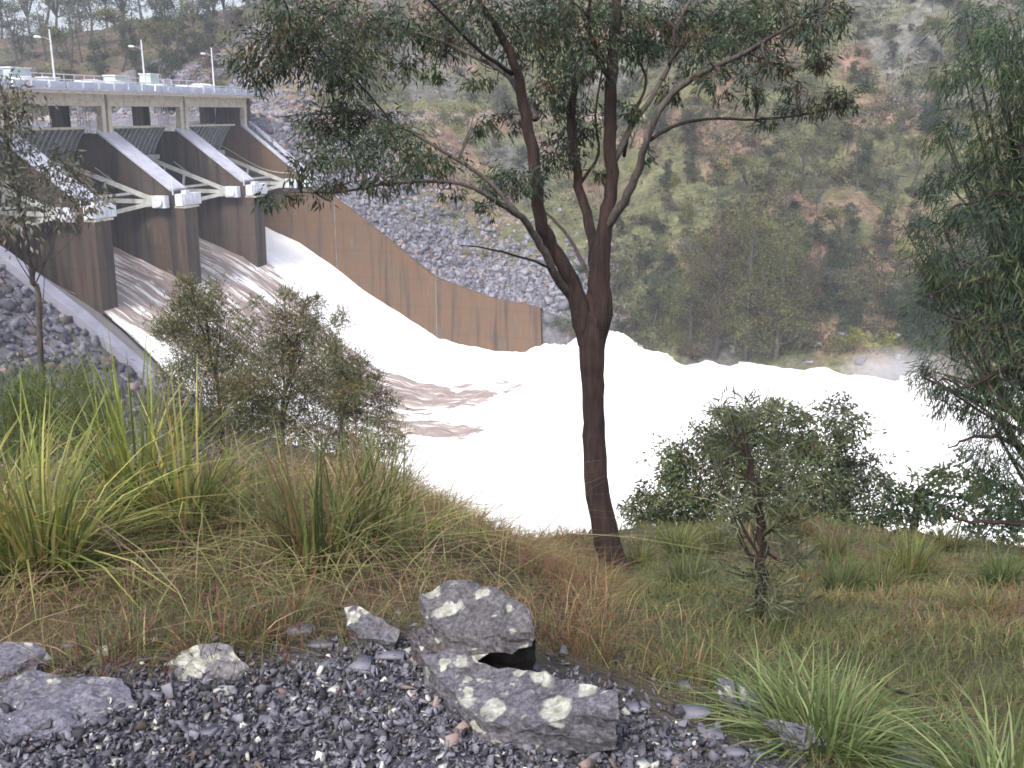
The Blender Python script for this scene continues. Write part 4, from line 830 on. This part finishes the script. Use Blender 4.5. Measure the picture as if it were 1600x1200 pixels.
# foreground slabs: polygon outlines on the ground turned to thick, fractured, lichened rock
def m_lichen(name, spots, base1=(.014, .012, .015), base2=(.125, .118, .14), amt=.57):
    m, n, b = new_mat(name); c = pos(n)
    t = noise(n, c, 7, 8, .75, (1, 1.4, 4)); t2 = noise(n, c, 38, 5, .7)
    col = mix(n, ramp(n, t2, [(.35, (0, 0, 0)), (.7, (.6, .6, .6))]), ramp(n, t, [(.3, base1), (.7, base2)]), (.15, .145, .165)); col = mix(n, 1.0, col, ramp(n, noise(n, c, 75, 4, .7), [(.32, (.35, .35, .35)), (.68, (1.7, 1.7, 1.7))]), 'MULTIPLY')
    vo = N(n, 'TexVoronoi', feature='F1'); vo.inputs['Scale'].default_value = 11; vo.inputs['Randomness'].default_value = 1.0
    wn = N(n, 'VectorMath', operation='MULTIPLY_ADD'); tn = N(n, 'TexNoise'); tn.inputs['Scale'].default_value = 22; tn.inputs['Detail'].default_value = 5; n.links.new(c, tn.inputs['Vector'])
    n.links.new(tn.outputs['Color'], wn.inputs[0]); wn.inputs[1].default_value = (.075, .075, .075); n.links.new(c, wn.inputs[2]); n.links.new(wn.outputs[0], vo.inputs['Vector'])
    patch = noise(n, c, 3.2, 3, .5)
    sub = N(n, 'Math', operation='MULTIPLY_ADD'); n.links.new(patch, sub.inputs[0]); sub.inputs[1].default_value = -.9; sub.inputs[2].default_value = amt
    ad = N(n, 'Math', operation='ADD'); n.links.new(vo.outputs['Distance'], ad.inputs[0]); n.links.new(sub.outputs[0], ad.inputs[1])
    lich = ramp(n, t2, [(.32, (.16, .16, .12)), (.5, (.30, .30, .255)), (.68, (.52, .52, .48))])
    k = ramp(n, ad.outputs[0], [(.36, (1, 1, 1)), (.40, (0, 0, 0))])
    gm_ = N(n, 'NewGeometry'); sz = N(n, 'SeparateXYZ'); n.links.new(gm_.outputs['Normal'], sz.inputs[0]); up = ramp(n, sz.outputs[2], [(.0, (.15, .15, .15)), (.5, (1, 1, 1))])
    sp2 = ramp(n, noise(n, c, 30, 3, .6), [(.60, (0, 0, 0)), (.66, (.8, .8, .8))]); k = mix(n, 1.0, k, mix(n, 1.0, sp2, ramp(n, noise(n, c, 4.5, 3, .5), [(.45, (0, 0, 0)), (.6, (1, 1, 1))]), 'MULTIPLY'), 'LIGHTEN'); fac = mix(n, 1.0, k, up, 'MULTIPLY')
    for (sx, sy, sz_, rad) in spots:            # the big round lichen rosettes
        ds = N(n, 'VectorMath', operation='DISTANCE'); n.links.new(wn.outputs[0], ds.inputs[0]); ds.inputs[1].default_value = (sx + .037, sy + .037, sz_ + .037)
        kk = ramp(n, ds.outputs['Value'], [(0, (1, 1, 1)), (rad, (.85, .85, .85)), (rad + .006, (0, 0, 0))]); fac = mix(n, 1.0, fac, kk, 'LIGHTEN')
    col = mix(n, fac, col, lich); n.links.new(col, b.inputs['Base Color']); b.inputs['Roughness'].default_value = .6; b.inputs['Specular IOR Level'].default_value = .4
    bump(n, b, mix(n, .5, t, t2), .9, .02); return m
def slab(name, top, dz, label, mat, under=.75, r=None, lean=(0, 0), cat='rock'):
    """top: [(px,py,z)], dz thickness"""
    import bmesh
    r = r or rr_; tp = []
    for px, py, z in top:
        q = ray(px, py); q = q * (z / q[2]); tp.append(q)
    tp = np.array(tp); c = tp.mean(0); bt = c + (tp - c) * np.array([under, under, 1]) + np.array([lean[0], lean[1], -dz]); n = len(tp)
    bm = bmesh.new(); a = [bm.verts.new(p) for p in tp]; b = [bm.verts.new(p) for p in bt]
    md = [bm.verts.new(p) for p in (tp * .5 + bt * .5 + (tp - c) * np.array([.035, .035, 0]) * r.uniform(-.6, 1.4, (n, 1)))]
    bm.faces.new(a); bm.faces.new(b[::-1])
    for i in range(n):
        j = (i + 1) % n; bm.faces.new((a[i], md[i], md[j], a[j])); bm.faces.new((md[i], b[i], b[j], md[j]))
    bmesh.ops.recalc_face_normals(bm, faces=bm.faces[:]); bmesh.ops.triangulate(bm, faces=bm.faces[:])
    for q in range(5):
        el = [e for e in bm.edges if e.calc_length() > .035]
        if el: bmesh.ops.subdivide_edges(bm, edges=el, cuts=1)
        bmesh.ops.triangulate(bm, faces=bm.faces[:])
        if len(bm.verts) > 9000: break
    bm.normal_update()
    for v_ in bm.verts:
        x, y, z = v_.co; k = (fbm(np.array([x * 7 + z * 3]), np.array([y * 7 - z * 5]), 3, 4)[0] - .5) * .045 + (fbm(np.array([x * 26 + z * 18]), np.array([y * 26 + z * 11]), 6, 3)[0] - .5) * .034
        lay = math.floor((z + .05 * x) * 28) % 2 * .006
        v_.co += v_.normal * (k + lay * (1 - abs(v_.normal.z)))
    for v_ in bm.verts: v_.co -= bt.mean(0).tolist() and bpy_vec(bt.mean(0))
    me = bpy.data.meshes.new(name); bm.to_mesh(me); bm.free(); me.materials.append(mat); o = link(name, me); o.location = bt.mean(0); return tag(o, label, cat)
from mathutils import Vector as bpy_vec
def sp3(px, py, z, rpx):
    q = ray(px, py); q = q * (z / q[2]); return (q[0], q[1], q[2], rpx / F * np.linalg.norm(q))
L1 = m_lichen('lichen_rock_front', [sp3(922, 1084, -1.54, 21), sp3(868, 1112, -1.57, 25), sp3(775, 1112, -1.60, 20), sp3(857, 1070, -1.56, 12), sp3(838, 1058, -1.55, 9), sp3(725, 1095, -1.60, 13), sp3(720, 1035, -1.57, 9), sp3(825, 1124, -1.59, 9)])
L2 = m_lichen('lichen_rock_back', base1=(.012, .010, .011), base2=(.105, .095, .10), spots=[sp3(672, 925, -1.46, 14), sp3(688, 947, -1.46, 14), sp3(714, 946, -1.44, 13), sp3(742, 973, -1.44, 9), sp3(720, 995, -1.46, 14), sp3(800, 945, -1.44, 13), sp3(765, 925, -1.44, 9)])
L3 = m_lichen('lichen_rock_small', [sp3(585, 980, -1.58, 26), sp3(612, 992, -1.58, 14), sp3(555, 962, -1.58, 12)])
L4 = m_lichen('lichen_rock_flat', [], (.05, .048, .066), (.14, .135, .18), .58)
slab('slab_rock', [(656, 1010, -1.57), (700, 1014, -1.56), (780, 1040, -1.55), (830, 1045, -1.54), (925, 1062, -1.50), (962, 1088, -1.49), (966, 1104, -1.50), (850, 1130, -1.57), (755, 1128, -1.605), (712, 1092, -1.605), (668, 1040, -1.60)], .13, 'large wedge shaped lichen spotted slab in front of the dark hollow', L1, .97)
slab('slab_rock', [(655, 930, -1.46), (690, 908, -1.44), (745, 910, -1.42), (797, 932, -1.40), (834, 962, -1.40), (840, 980, -1.41), (790, 985, -1.43), (745, 998, -1.49), (700, 985, -1.50), (664, 957, -1.49)], .075, 'tilted upper slab with round pale lichens roofing the dark hollow', L2, .95)
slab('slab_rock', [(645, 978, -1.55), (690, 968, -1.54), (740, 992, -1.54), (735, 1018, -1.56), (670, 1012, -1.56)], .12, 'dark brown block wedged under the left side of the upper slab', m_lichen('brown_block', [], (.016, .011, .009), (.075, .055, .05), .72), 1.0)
slab('hollow_shade_block', [(735, 972, -1.545), (795, 966, -1.52), (818, 976, -1.50), (830, 1003, -1.53), (812, 1020, -1.56), (750, 1004, -1.56)], .12, 'near black block painted as the shade in the hollow under the upper slab', simple('painted_hollow_shade', (.010, .009, .009), (.03, .026, .024), 12), 1.0)  # added block; its near black colour stands in for shade in the hollow
slab('lichen_rock', [(538, 950, -1.62), (575, 950, -1.59), (625, 985, -1.61), (618, 1003, -1.64), (570, 998, -1.64), (545, 972, -1.64)], .10, 'small lichen crusted rock in the grass left of the slabs', L3, .85)
slab('flat_rock', [(-60, 1070, -1.635), (60, 1045, -1.62), (190, 1060, -1.62), (215, 1095, -1.63), (170, 1122, -1.64), (60, 1150, -1.64), (-60, 1160, -1.64)], .12, 'broad flat lichened rock bedded in gravel at the bottom left', L4, .95)
slab('pale_rock', [(255, 1035, -1.65), (290, 1006, -1.61), (340, 1005, -1.60), (390, 1042, -1.64), (350, 1060, -1.655), (280, 1060, -1.655)], .10, 'pale lichened rock at the grass edge right of the flat rock', m_lichen('lichen_rock_pale', [], (.09, .085, .095), (.19, .185, .19), .46), .9)
slab('flat_rock', [(-40, 1010, -1.63), (40, 1003, -1.62), (70, 1020, -1.63), (20, 1042, -1.64), (-40, 1045, -1.64)], .08, 'grey lichened rock at the left edge by the grass', L4, .9)
slab('edge_rock', [(1190, 1120, -1.75), (1270, 1130, -1.73), (1300, 1155, -1.75), (1230, 1165, -1.78)], .15, 'rough grey rock at the edge of the gravel beside the tussock', L4, .9)
slab('edge_rock', [(1120, 1060, -1.78), (1180, 1080, -1.76), (1200, 1105, -1.77), (1150, 1100, -1.80)], .12, 'small grey rock above the gravel right of the big slab', L4, .9)
slab('edge_rock', [(1360, 1180, -1.82), (1420, 1170, -1.8), (1460, 1200, -1.8), (1400, 1215, -1.84)], .15, 'pale rock half under the right tussock at the bottom', L4, .9)
# loose gravel, many layers of angular chips
gr = np.random.default_rng(4)
n = 60000; azg = np.radians(gr.uniform(-38, 36, n)); d = np.sqrt(gr.uniform(1.3 ** 2, 3.5 ** 2, n)); x = np.sin(azg) * d; y = np.cos(azg) * d
pxg = 800 + 1626 * np.tan(azg); edge = np.interp(pxg, [-200, 0, 400, 600, 900, 1100, 1300, 1500, 1700], [3.05, 3.0, 2.85, 2.95, 2.75, 2.60, 2.35, 2.15, 2.1]) + gr.normal(size=n) * .10
ok = (d < edge) | (gr.random(n) < .03 * (pxg < 1300)); x, y, d = x[ok], y[ok], d[ok]; n = len(x); z = height(x, y) + gr.uniform(-.006, .018, n)
S_ = np.clip(gr.lognormal(-4.80, .50, n), .004, .028)
gc = rcol(n, gr, .022, .17, 1.18, .06); wsel = gr.random(n) < .05; gc[wsel] = np.array([.42, .42, .38]) * gr.uniform(.6, 1.2, (wsel.sum(), 1))
TPL = TPL_FLAT; scatter_rocks('gravel', np.stack([x, y, z], 1), S_, gc, 'dark blue grey crushed gravel covering the foreground', gr)
st_ = [(640, 1070, .022, 1), (520, 1080, .02, 1), (575, 1125, .022, 1), (590, 1110, .018, 1), (180, 1195, .02, 1), (700, 1180, .02, 0), (1040, 1180, .03, 0), (1110, 1150, .035, 0), (1200, 1160, .02, 1), (990, 1110, .03, 0), (1150, 1180, .03, 0), (470, 990, .04, 0), (500, 1010, .045, 0), (560, 1045, .04, 0), (610, 1030, .045, 0), (515, 1040, .03, 0), (350, 1085, .03, 1), (240, 1090, .03, 0), (420, 1130, .028, 0), (890, 1170, .035, 0), (640, 1130, .03, 0), (1070, 1075, .03, 0), (1085, 1120, .05, 0), (330, 1150, .03, 0), (105, 1010, .03, 0), (165, 1020, .035, 1)]
for k, (px, py, s, pale) in enumerate(st_):
    q = G(px, py, 8); v, f = TPL[k % 12]; me = same_faces('stone', v * s * 1.25, f, np.tile((.40, .40, .37) if pale else (.14, .138, .17), (len(v), 1))); me.materials.append(STONE); o = link('stone', me); o.location = (q[0], q[1], q[2] + s * .3)
    side = 'left of the big slab' if px < 660 else ('below the big slab' if px < 960 else 'right of the big slab')
    tag(o, ('pale lichened' if pale else 'dark angular') + ' stone on the gravel ' + side, 'stone', ('pale' if pale else 'dark') + ' loose stones ' + side)

# ------------------------------------------------------------------ grasses
def blades(base, ht, wd, lean, col, segs=3, r=rng, curve=1.0, tipc=None):
    """curved tapering blades, vectorised; lean = horizontal offset vectors at the tip"""
    n = len(base); ts = np.linspace(0, 1, segs + 1); perp = nrm(np.cross(np.concatenate([lean, np.zeros((n, 1))], 1) + 1e-4, np.array([0, 0, 1.0])))
    tw = r.normal(size=(n, 1)) * .5; side = nrm(perp + tw * nrm(np.concatenate([lean, np.zeros((n, 1))], 1) + 1e-4)) 
    V = []; C_ = []
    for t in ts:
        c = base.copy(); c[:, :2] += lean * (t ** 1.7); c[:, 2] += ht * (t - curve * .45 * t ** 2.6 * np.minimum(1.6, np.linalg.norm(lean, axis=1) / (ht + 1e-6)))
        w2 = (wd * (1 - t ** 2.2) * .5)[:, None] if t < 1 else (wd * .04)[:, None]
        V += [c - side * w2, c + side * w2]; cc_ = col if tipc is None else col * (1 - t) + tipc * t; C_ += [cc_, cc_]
    V = np.stack(V, 1); C_ = np.stack(C_, 1); m = 2 * (segs + 1)
    q = np.array([[2 * i, 2 * i + 1, 2 * i + 3, 2 * i + 2] for i in range(segs)])
    f = (q[None] + (np.arange(n) * m)[:, None, None]).reshape(-1, 4); return V.reshape(-1, 3), f, np.clip(C_.reshape(-1, 3), .005, .9)
gg = np.random.default_rng(8)
def carpet(name, label, n, dlo, dhi, hfun, pal, densf, wmul=1.0, segs=2, seed=1, lean=.5):
    az_ = np.radians(gg.uniform(-44, 42, n)); d = np.exp(gg.uniform(math.log(dlo), math.log(dhi), n)); x = np.sin(az_) * d; y = np.cos(az_) * d; px = 800 + 1626 * np.tan(az_)
    k = gg.random(n) < densf(x, y, d, px); x, y, d, px = x[k], y[k], d[k], px[k]; n = len(x); z = height(x, y) - .01
    h = hfun(d, px) * gg.uniform(.4, 1.4, n) * (.25 + 1.5 * fbm(x * 1.6, y * 1.6, seed + 3, 3)); wd = np.maximum(.0028, d * .00085) * wmul * gg.uniform(.6, 1.3, n)
    pal = np.array(pal); sel = np.clip((fbm(x * .9, y * .9, seed + 40, 4) - .28) / .44 * len(pal) + gg.normal(size=n) * .8, 0, len(pal) - .01).astype(int)
    col = pal[sel] * gg.uniform(.65, 1.35, (n, 1)); a = gg.uniform(0, 6.28, n); ll = h * lean * gg.uniform(.3, 1.8, n); ln = np.stack([np.cos(a), np.sin(a)], 1) * ll[:, None] + np.array([.10, -.05]) * h[:, None]
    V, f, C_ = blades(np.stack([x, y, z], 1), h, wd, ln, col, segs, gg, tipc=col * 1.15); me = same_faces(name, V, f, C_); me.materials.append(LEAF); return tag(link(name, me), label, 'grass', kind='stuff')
DRY = [(.18, .075, .048), (.24, .125, .070), (.12, .085, .045), (.10, .115, .04), (.32, .24, .13), (.15, .07, .05)]
GRN = [(.10, .12, .044), (.075, .096, .036), (.13, .145, .05), (.18, .18, .066), (.15, .125, .058)]
def edge_d(px): return np.interp(px, [-200, 0, 400, 600, 900, 1100, 1300, 1500, 1700], [2.95, 2.85, 2.75, 2.9, 3.1, 2.75, 2.4, 2.2, 2.1])
carpet('dry_grass', 'reddish brown dry grass matted over the near bank', 150000, 2.4, 34, lambda d, p: np.interp(d, [2.5, 3.4, 5, 12, 30], [.07, .19, .26, .28, .34]) * np.where(p > 980, .55, 1), DRY, lambda x, y, d, px: sst(0, .35, d - edge_d(px)) * np.clip((fbm(x * .55, y * .55, 301, 3) - .28) * 4.2, .12, 1) * np.where(px > 980, .28, 1), 1.0, 2, 1, .9)
carpet('green_grass', 'short olive green grass on the slope', 150000, 2.5, 34, lambda d, p: np.interp(d, [2.5, 5, 12, 30], [.07, .16, .22, .32]) * np.where(p > 980, .65, 1), GRN, lambda x, y, d, px: sst(0, .4, d - edge_d(px)) * np.clip((fbm(x * .5, y * .5, 77, 3) - .32) * 3.6, .06, 1) * np.where(px > 980, 1.0, .8), 1.2, 2, 9, .7)
def tussock(px, py, n, h, spread, pal, label, name='grass_tussock', wd=.010, grp='strap leaved tussocks', d=None, segs=4, curve=1.0, up=1.0, cat='tussock', bd=.12, lift=0):
    if d and d > 6.5 and px > 950: h *= 1.35; n = int(n * 1.3)
    q = G(px, py, 60) if d is None else np.array([*P(px, py, d)[:2], 0]); q[2] = gz(q[0], q[1]); a = gg.uniform(0, 6.28, n); r0 = np.sqrt(gg.random(n)) * bd
    base = np.stack([q[0] + np.cos(a) * r0, q[1] + np.sin(a) * r0, np.full(n, q[2] - .03)], 1); a2 = a + gg.normal(size=n) * .6; ln = gg.uniform(.05, 1, n) ** .8 * spread
    hh = h * gg.uniform(.45, 1.1, n) * (1 - .25 * ln / spread) * up; pal = np.array(pal); col = pal[gg.integers(0, len(pal), n)] * gg.uniform(.7, 1.3, (n, 1))
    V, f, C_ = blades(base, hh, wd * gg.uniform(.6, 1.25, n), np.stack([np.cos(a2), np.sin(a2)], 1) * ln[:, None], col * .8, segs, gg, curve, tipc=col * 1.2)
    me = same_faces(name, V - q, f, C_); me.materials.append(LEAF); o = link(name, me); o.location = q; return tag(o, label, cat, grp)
LOM = [(.17, .20, .045), (.13, .165, .045), (.23, .25, .06), (.095, .13, .04), (.34, .33, .11), (.28, .21, .075)]
LOD = [(.10, .13, .045), (.13, .15, .05), (.19, .19, .065), (.075, .10, .04), (.17, .12, .06)]
PAL = [(.14, .19, .07), (.11, .15, .05), (.18, .23, .09), (.08, .12, .04), (.24, .26, .12)]
for px, py, n, h, s, pal, lab, w_, d_ in [
    (60, 850, 230, .98, .9, LOM, 'huge bright green strap leaved tussock at the left edge', .014, 4.2),
    (-60, 800, 190, 1.0, .9, LOM, 'green tussock cut by the left edge of the view', .014, 4.4),
    (215, 760, 110, 1.2, .60, LOM, 'tall upright yellow green tussock below the thin leaning gum', .016, 5.0),
    (290, 800, 130, .95, .85, LOM, 'arching yellow green tussock in front of the olive bushes', .013, 4.7),
    (160, 700, 150, .85, .6, LOM, 'fine bright green tussock behind the tall upright one', .010, 6.2),
    (380, 800, 70, .55, .8, LOD, 'thin arching tussock left of the central tussock', .010, 5.2),
    (490, 900, 130, .78, .46, LOD, 'central tussock with dark blades above the small lichened rock', .011, 3.9),
    (560, 870, 110, .80, .42, LOD, 'upright green tussock left of the tilted upper slab', .011, 4.2),
    (630, 870, 90, .42, .55, LOM, 'low yellowish tussock behind the tilted upper slab', .010, 4.4),
    (440, 960, 110, .28, .34, DRY[:3] + LOD[:2], 'orange tinted dry tuft above the gravel', .006, 3.2),
    (340, 980, 90, .24, .30, DRY, 'small dry tuft at the gravel edge left of centre', .006, 3.05),
    (165, 965, 90, .26, .26, DRY, 'brown dry tuft at the gravel edge near the left', .006, 3.1),
    (725, 860, 80, .32, .5, LOM, 'spiky tussock on the bank left of the gum trunk', .010, 5.4),
    (900, 950, 260, .42, .55, LOD + LOM[:2], 'soft yellow green tussock at the foot of the gum trunk', .008, 6.8),
    (850, 930, 180, .34, .5, LOD, 'olive tussock left of the gum trunk foot', .008, 7.0),
    (1075, 985, 320, .42, .62, [(.10, .125, .05), (.075, .10, .04), (.13, .15, .065)], 'dark green fountain tussock right of the gum trunk foot', .010, 7.0),
    (1290, 1110, 420, .38, .48, PAL, 'large pale green fountain tussock at the lower right', .0085, 2.75),
    (1210, 1085, 120, .34, .42, PAL, 'pale tuft growing at the left of the large fountain tussock', .008, 2.9),
    (1590, 1190, 260, .42, .55, PAL, 'bright green tussock in the bottom right corner', .009, 2.6),
    (1070, 1045, 90, .22, .22, DRY + LOD, 'straw coloured tuft right of the large slab', .006, 3.3),
    (1420, 905, 240, .55, .75, LOD + LOM[:1], 'large spreading green tussock upper right of the slope', .012, 9.5),
    (1300, 870, 180, .45, .6, LOD, 'green tussock near the crest below the bank bush', .011, 12),
    (1310, 985, 200, .40, .5, [(.07, .10, .035), (.09, .12, .04)], 'small dark green tussock right of the sapling', .009, 7.8),
    (1370, 960, 160, .36, .5, LOD, 'pale olive tussock below the large spreading one', .009, 8.4),
    (1060, 860, 260, .55, .8, LOM[:3] + LOD, 'wide yellow green tussock at the crest right of the trunk', .013, 12.5),
    (1120, 870, 200, .5, .7, LOD, 'olive tussock at the crest left of the sapling', .013, 13),
    (1000, 860, 160, .4, .6, LOM[:3] + LOD, 'yellowish tussock against the foam beside the trunk', .012, 12),
    (1250, 850, 160, .5, .7, LOD + DRY[:2], 'straw tussock at the crest behind the sapling', .013, 14.5),
    (1530, 1000, 120, .3, .4, LOD, 'faint olive tuft on the right of the slope', .008, 6.4)]:
    tussock(px, py, n, h, s, pal, lab, wd=w_, d=d_, grp=None)
LONGD = [(.30, .22, .14), (.22, .15, .10), (.34, .30, .16), (.16, .10, .07)]
carpet('tangled_grass', 'long tangled straw and green blades lying across the near bank', 8000, 3.0, 9, lambda d, p: .30 + 0 * d, [LONGD[0], LONGD[1], (.20, .20, .07), LONGD[2], (.15, .17, .05), LONGD[3]], lambda x, y, d, px: sst(.1, .9, d - edge_d(px)) * sst(960, 480, px) * np.clip((fbm(x * .8, y * .8, 501, 3) - .30) * 4, .05, 1), 1.5, 4, 21, 2.2)
for px, py, n, h, s_q, pal, lab, w_, d_ in [
    (20, 740, 120, .95, .7, LOM, 'bright tussock half hidden behind the huge left one', .012, 5.6),
    (130, 800, 90, .55, .75, LOM + LONGD[:1], 'loose arching tussock between the huge left one and the upright one', .012, 4.6),
    (330, 760, 80, .50, .7, LOD + LOM[:2], 'messy green tussock right of the arching yellow green one', .010, 5.8),
    (420, 850, 80, .40, .6, LOD + LONGD[:2], 'half dry tussock left of the central dark bladed tussock', .010, 4.6),
    (690, 830, 80, .38, .45, LOM + LONGD[:1], 'yellowing tussock near the crest left of the spiky one', .010, 6.0),
    (770, 880, 90, .30, .45, LOD + LONGD[:1], 'small olive tussock halfway between the upper slab and the trunk', .009, 5.6),
    (600, 800, 110, .72, .4, LOD, 'tall thin bladed tussock standing against the foam', .010, 5.2),
    (1180, 930, 140, .35, .5, LOD, 'soft tussock around the foot of the sapling', .009, 8.2),
    (1480, 860, 160, .45, .7, LOD, 'dull green tussock at the crest in front of the casuarina', .013, 13),
    (1560, 930, 160, .4, .6, [(.07, .11, .035), (.10, .14, .045)], 'deep green tussock at the right edge of the slope', .011, 9.0)]:
    tussock(px, py, n, h, s_q, pal, lab, wd=w_, d=d_, grp=None)
for k, (px, py, d_, wdt, lab) in enumerate([(380, 740, 11, 60, 'left'), (470, 750, 12, 70, 'second from the left'), (560, 760, 11, 60, 'third from the left'), (620, 775, 13, 46, 'rightmost')]):
    tree_px('brown_scrub', lab + ' of the brown twiggy scrub clumps below the olive bushes', 'scrub clump', based(px, d_), [(px, py, 0), (px + 5, py - 30, 0)], .03, [(px - wdt * .5, py, wdt * .5, 24), (px + wdt * .4, py - 5, wdt * .5, 26), (px, py - 30, wdt * .5, 24), (px + 5, py + 25, wdt * .7, 22)], d_, .09, .008, [(.13, .085, .055), (.10, .08, .045), (.12, .12, .05), (.17, .11, .075)], fill=1.6, droop=-.6, sub=22, tight=.4, bark=BARK, nb=4, group='brown scrub clumps below the olive bushes')
# fluffy acacia-green shrub at left
tree_px('feathery_shrub', 'feathery bright green shrub behind the tussocks at the left', 'shrub', based(70, 8.5), [(70, 700, 0), (75, 640, 0)], .05, [(40, 620, 50, 34), (100, 610, 46, 32), (150, 650, 36, 34), (60, 660, 60, 36), (10, 660, 40, 36), (110, 690, 60, 36), (30, 710, 60, 34), (170, 700, 30, 26)], 8.5, .13, .006, [(.12, .15, .05), (.09, .125, .045), (.15, .175, .06)], fill=3.0, droop=-.6, sub=40, tight=.4, bark=BARK, nb=3)
# dead dark stems among the grass
for k, (pts, lab) in enumerate([([(905, 1010), (0, 0)], '')][:0]): pass
for pts, d_, lab in [([(480, 905), (520, 930), (545, 940)], 3.8, 'dark dead leaf blade lying across the central tussock'), ([(1600, 1060), (1575, 1030), (1560, 985), (1562, 960)], 5.6, 'bent dark dead twig at the right edge of the slope'), ([(1440, 1090), (1400, 1080), (1370, 1062)], 3.3, 'dark dead stalk behind the large fountain tussock')]:
    m_ = MB(); m_.tube(smooth_path([P(x, y, d_ + .1 * i) for i, (x, y) in enumerate(pts)], 4), .006, 5); o = m_.build('dead_twig', BARK); tag(o, lab, 'twig')

# ------------------------------------------------------------------ air
zt_ = float(Z.max()) + 40; q_ = 1530
hz = MB(); hz.add([(-q_, -q_, -46), (q_, -q_, -46), (q_, q_, -46), (-q_, q_, -46), (-q_, -q_, zt_), (q_, -q_, zt_), (q_, q_, zt_), (-q_, q_, zt_)], [(3, 2, 1, 0), (4, 5, 6, 7), (0, 1, 5, 4), (1, 2, 6, 5), (2, 3, 7, 6), (3, 0, 4, 7)])
print('ground range', Z.min(), Z.max())
hm = bpy.data.materials.new('haze'); hm.use_nodes = True; hn_ = hm.node_tree; hn_.nodes.clear(); o_ = hn_.nodes.new('ShaderNodeOutputMaterial'); pv = hn_.nodes.new('ShaderNodeVolumePrincipled')
pv.inputs['Color'].default_value = (.80, .87, 1, 1); pv.inputs['Density'].default_value = .00046; pv.inputs['Anisotropy'].default_value = .2; hn_.links.new(pv.outputs[0], o_.inputs['Volume'])
hzo = hz.build('haze', hm); tag(hzo, 'thin pale blue haze in the valley air', 'haze', kind='stuff')

# spray drifting off the foam against the far shore
def spray(px, py, rx, ry, dens, label):
    q = P(px, py, 149); k = 149 / F; bm_ = []; nu, nv_ = 14, 9; vs3 = []; f3 = []
    for i in range(nv_):
        th = math.pi * i / (nv_ - 1)
        for j in range(nu):
            a = 2 * math.pi * j / nu; vs3.append((q[0] + math.sin(th) * math.cos(a) * rx * k, q[1] + math.sin(th) * math.sin(a) * rx * k * .7, q[2] + math.cos(th) * ry * k))
    for i in range(nv_ - 1):
        for j in range(nu): f3.append((i * nu + j, (i + 1) * nu + j, (i + 1) * nu + (j + 1) % nu, i * nu + (j + 1) % nu))
    m = bpy.data.materials.new('spray'); m.use_nodes = True; n = m.node_tree; n.nodes.clear(); o = n.nodes.new('ShaderNodeOutputMaterial'); v = n.nodes.new('ShaderNodeVolumePrincipled'); n.links.new(v.outputs[0], o.inputs['Volume']); v.inputs['Color'].default_value = (.93, .96, 1, 1)
    tc = N(n, 'NewGeometry'); ds = N(n, 'VectorMath', operation='SUBTRACT'); n.links.new(tc.outputs['Position'], ds.inputs[0]); ds.inputs[1].default_value = q.tolist()
    sc_ = N(n, 'VectorMath', operation='DIVIDE'); n.links.new(ds.outputs[0], sc_.inputs[0]); sc_.inputs[1].default_value = (rx * k, rx * k * .7, ry * k); ln = N(n, 'VectorMath', operation='LENGTH'); n.links.new(sc_.outputs[0], ln.inputs[0])
    n.links.new(ramp(n, ln.outputs['Value'], [(0, (dens,) * 3), (.95, (0, 0, 0))]), v.inputs['Density'])
    mb = MB().add(vs3, f3); tag(mb.build('spray', m), label, 'spray', kind='stuff')
spray(1400, 578, 95, 42, .11, 'white spray drifting off the foam by the far shore')
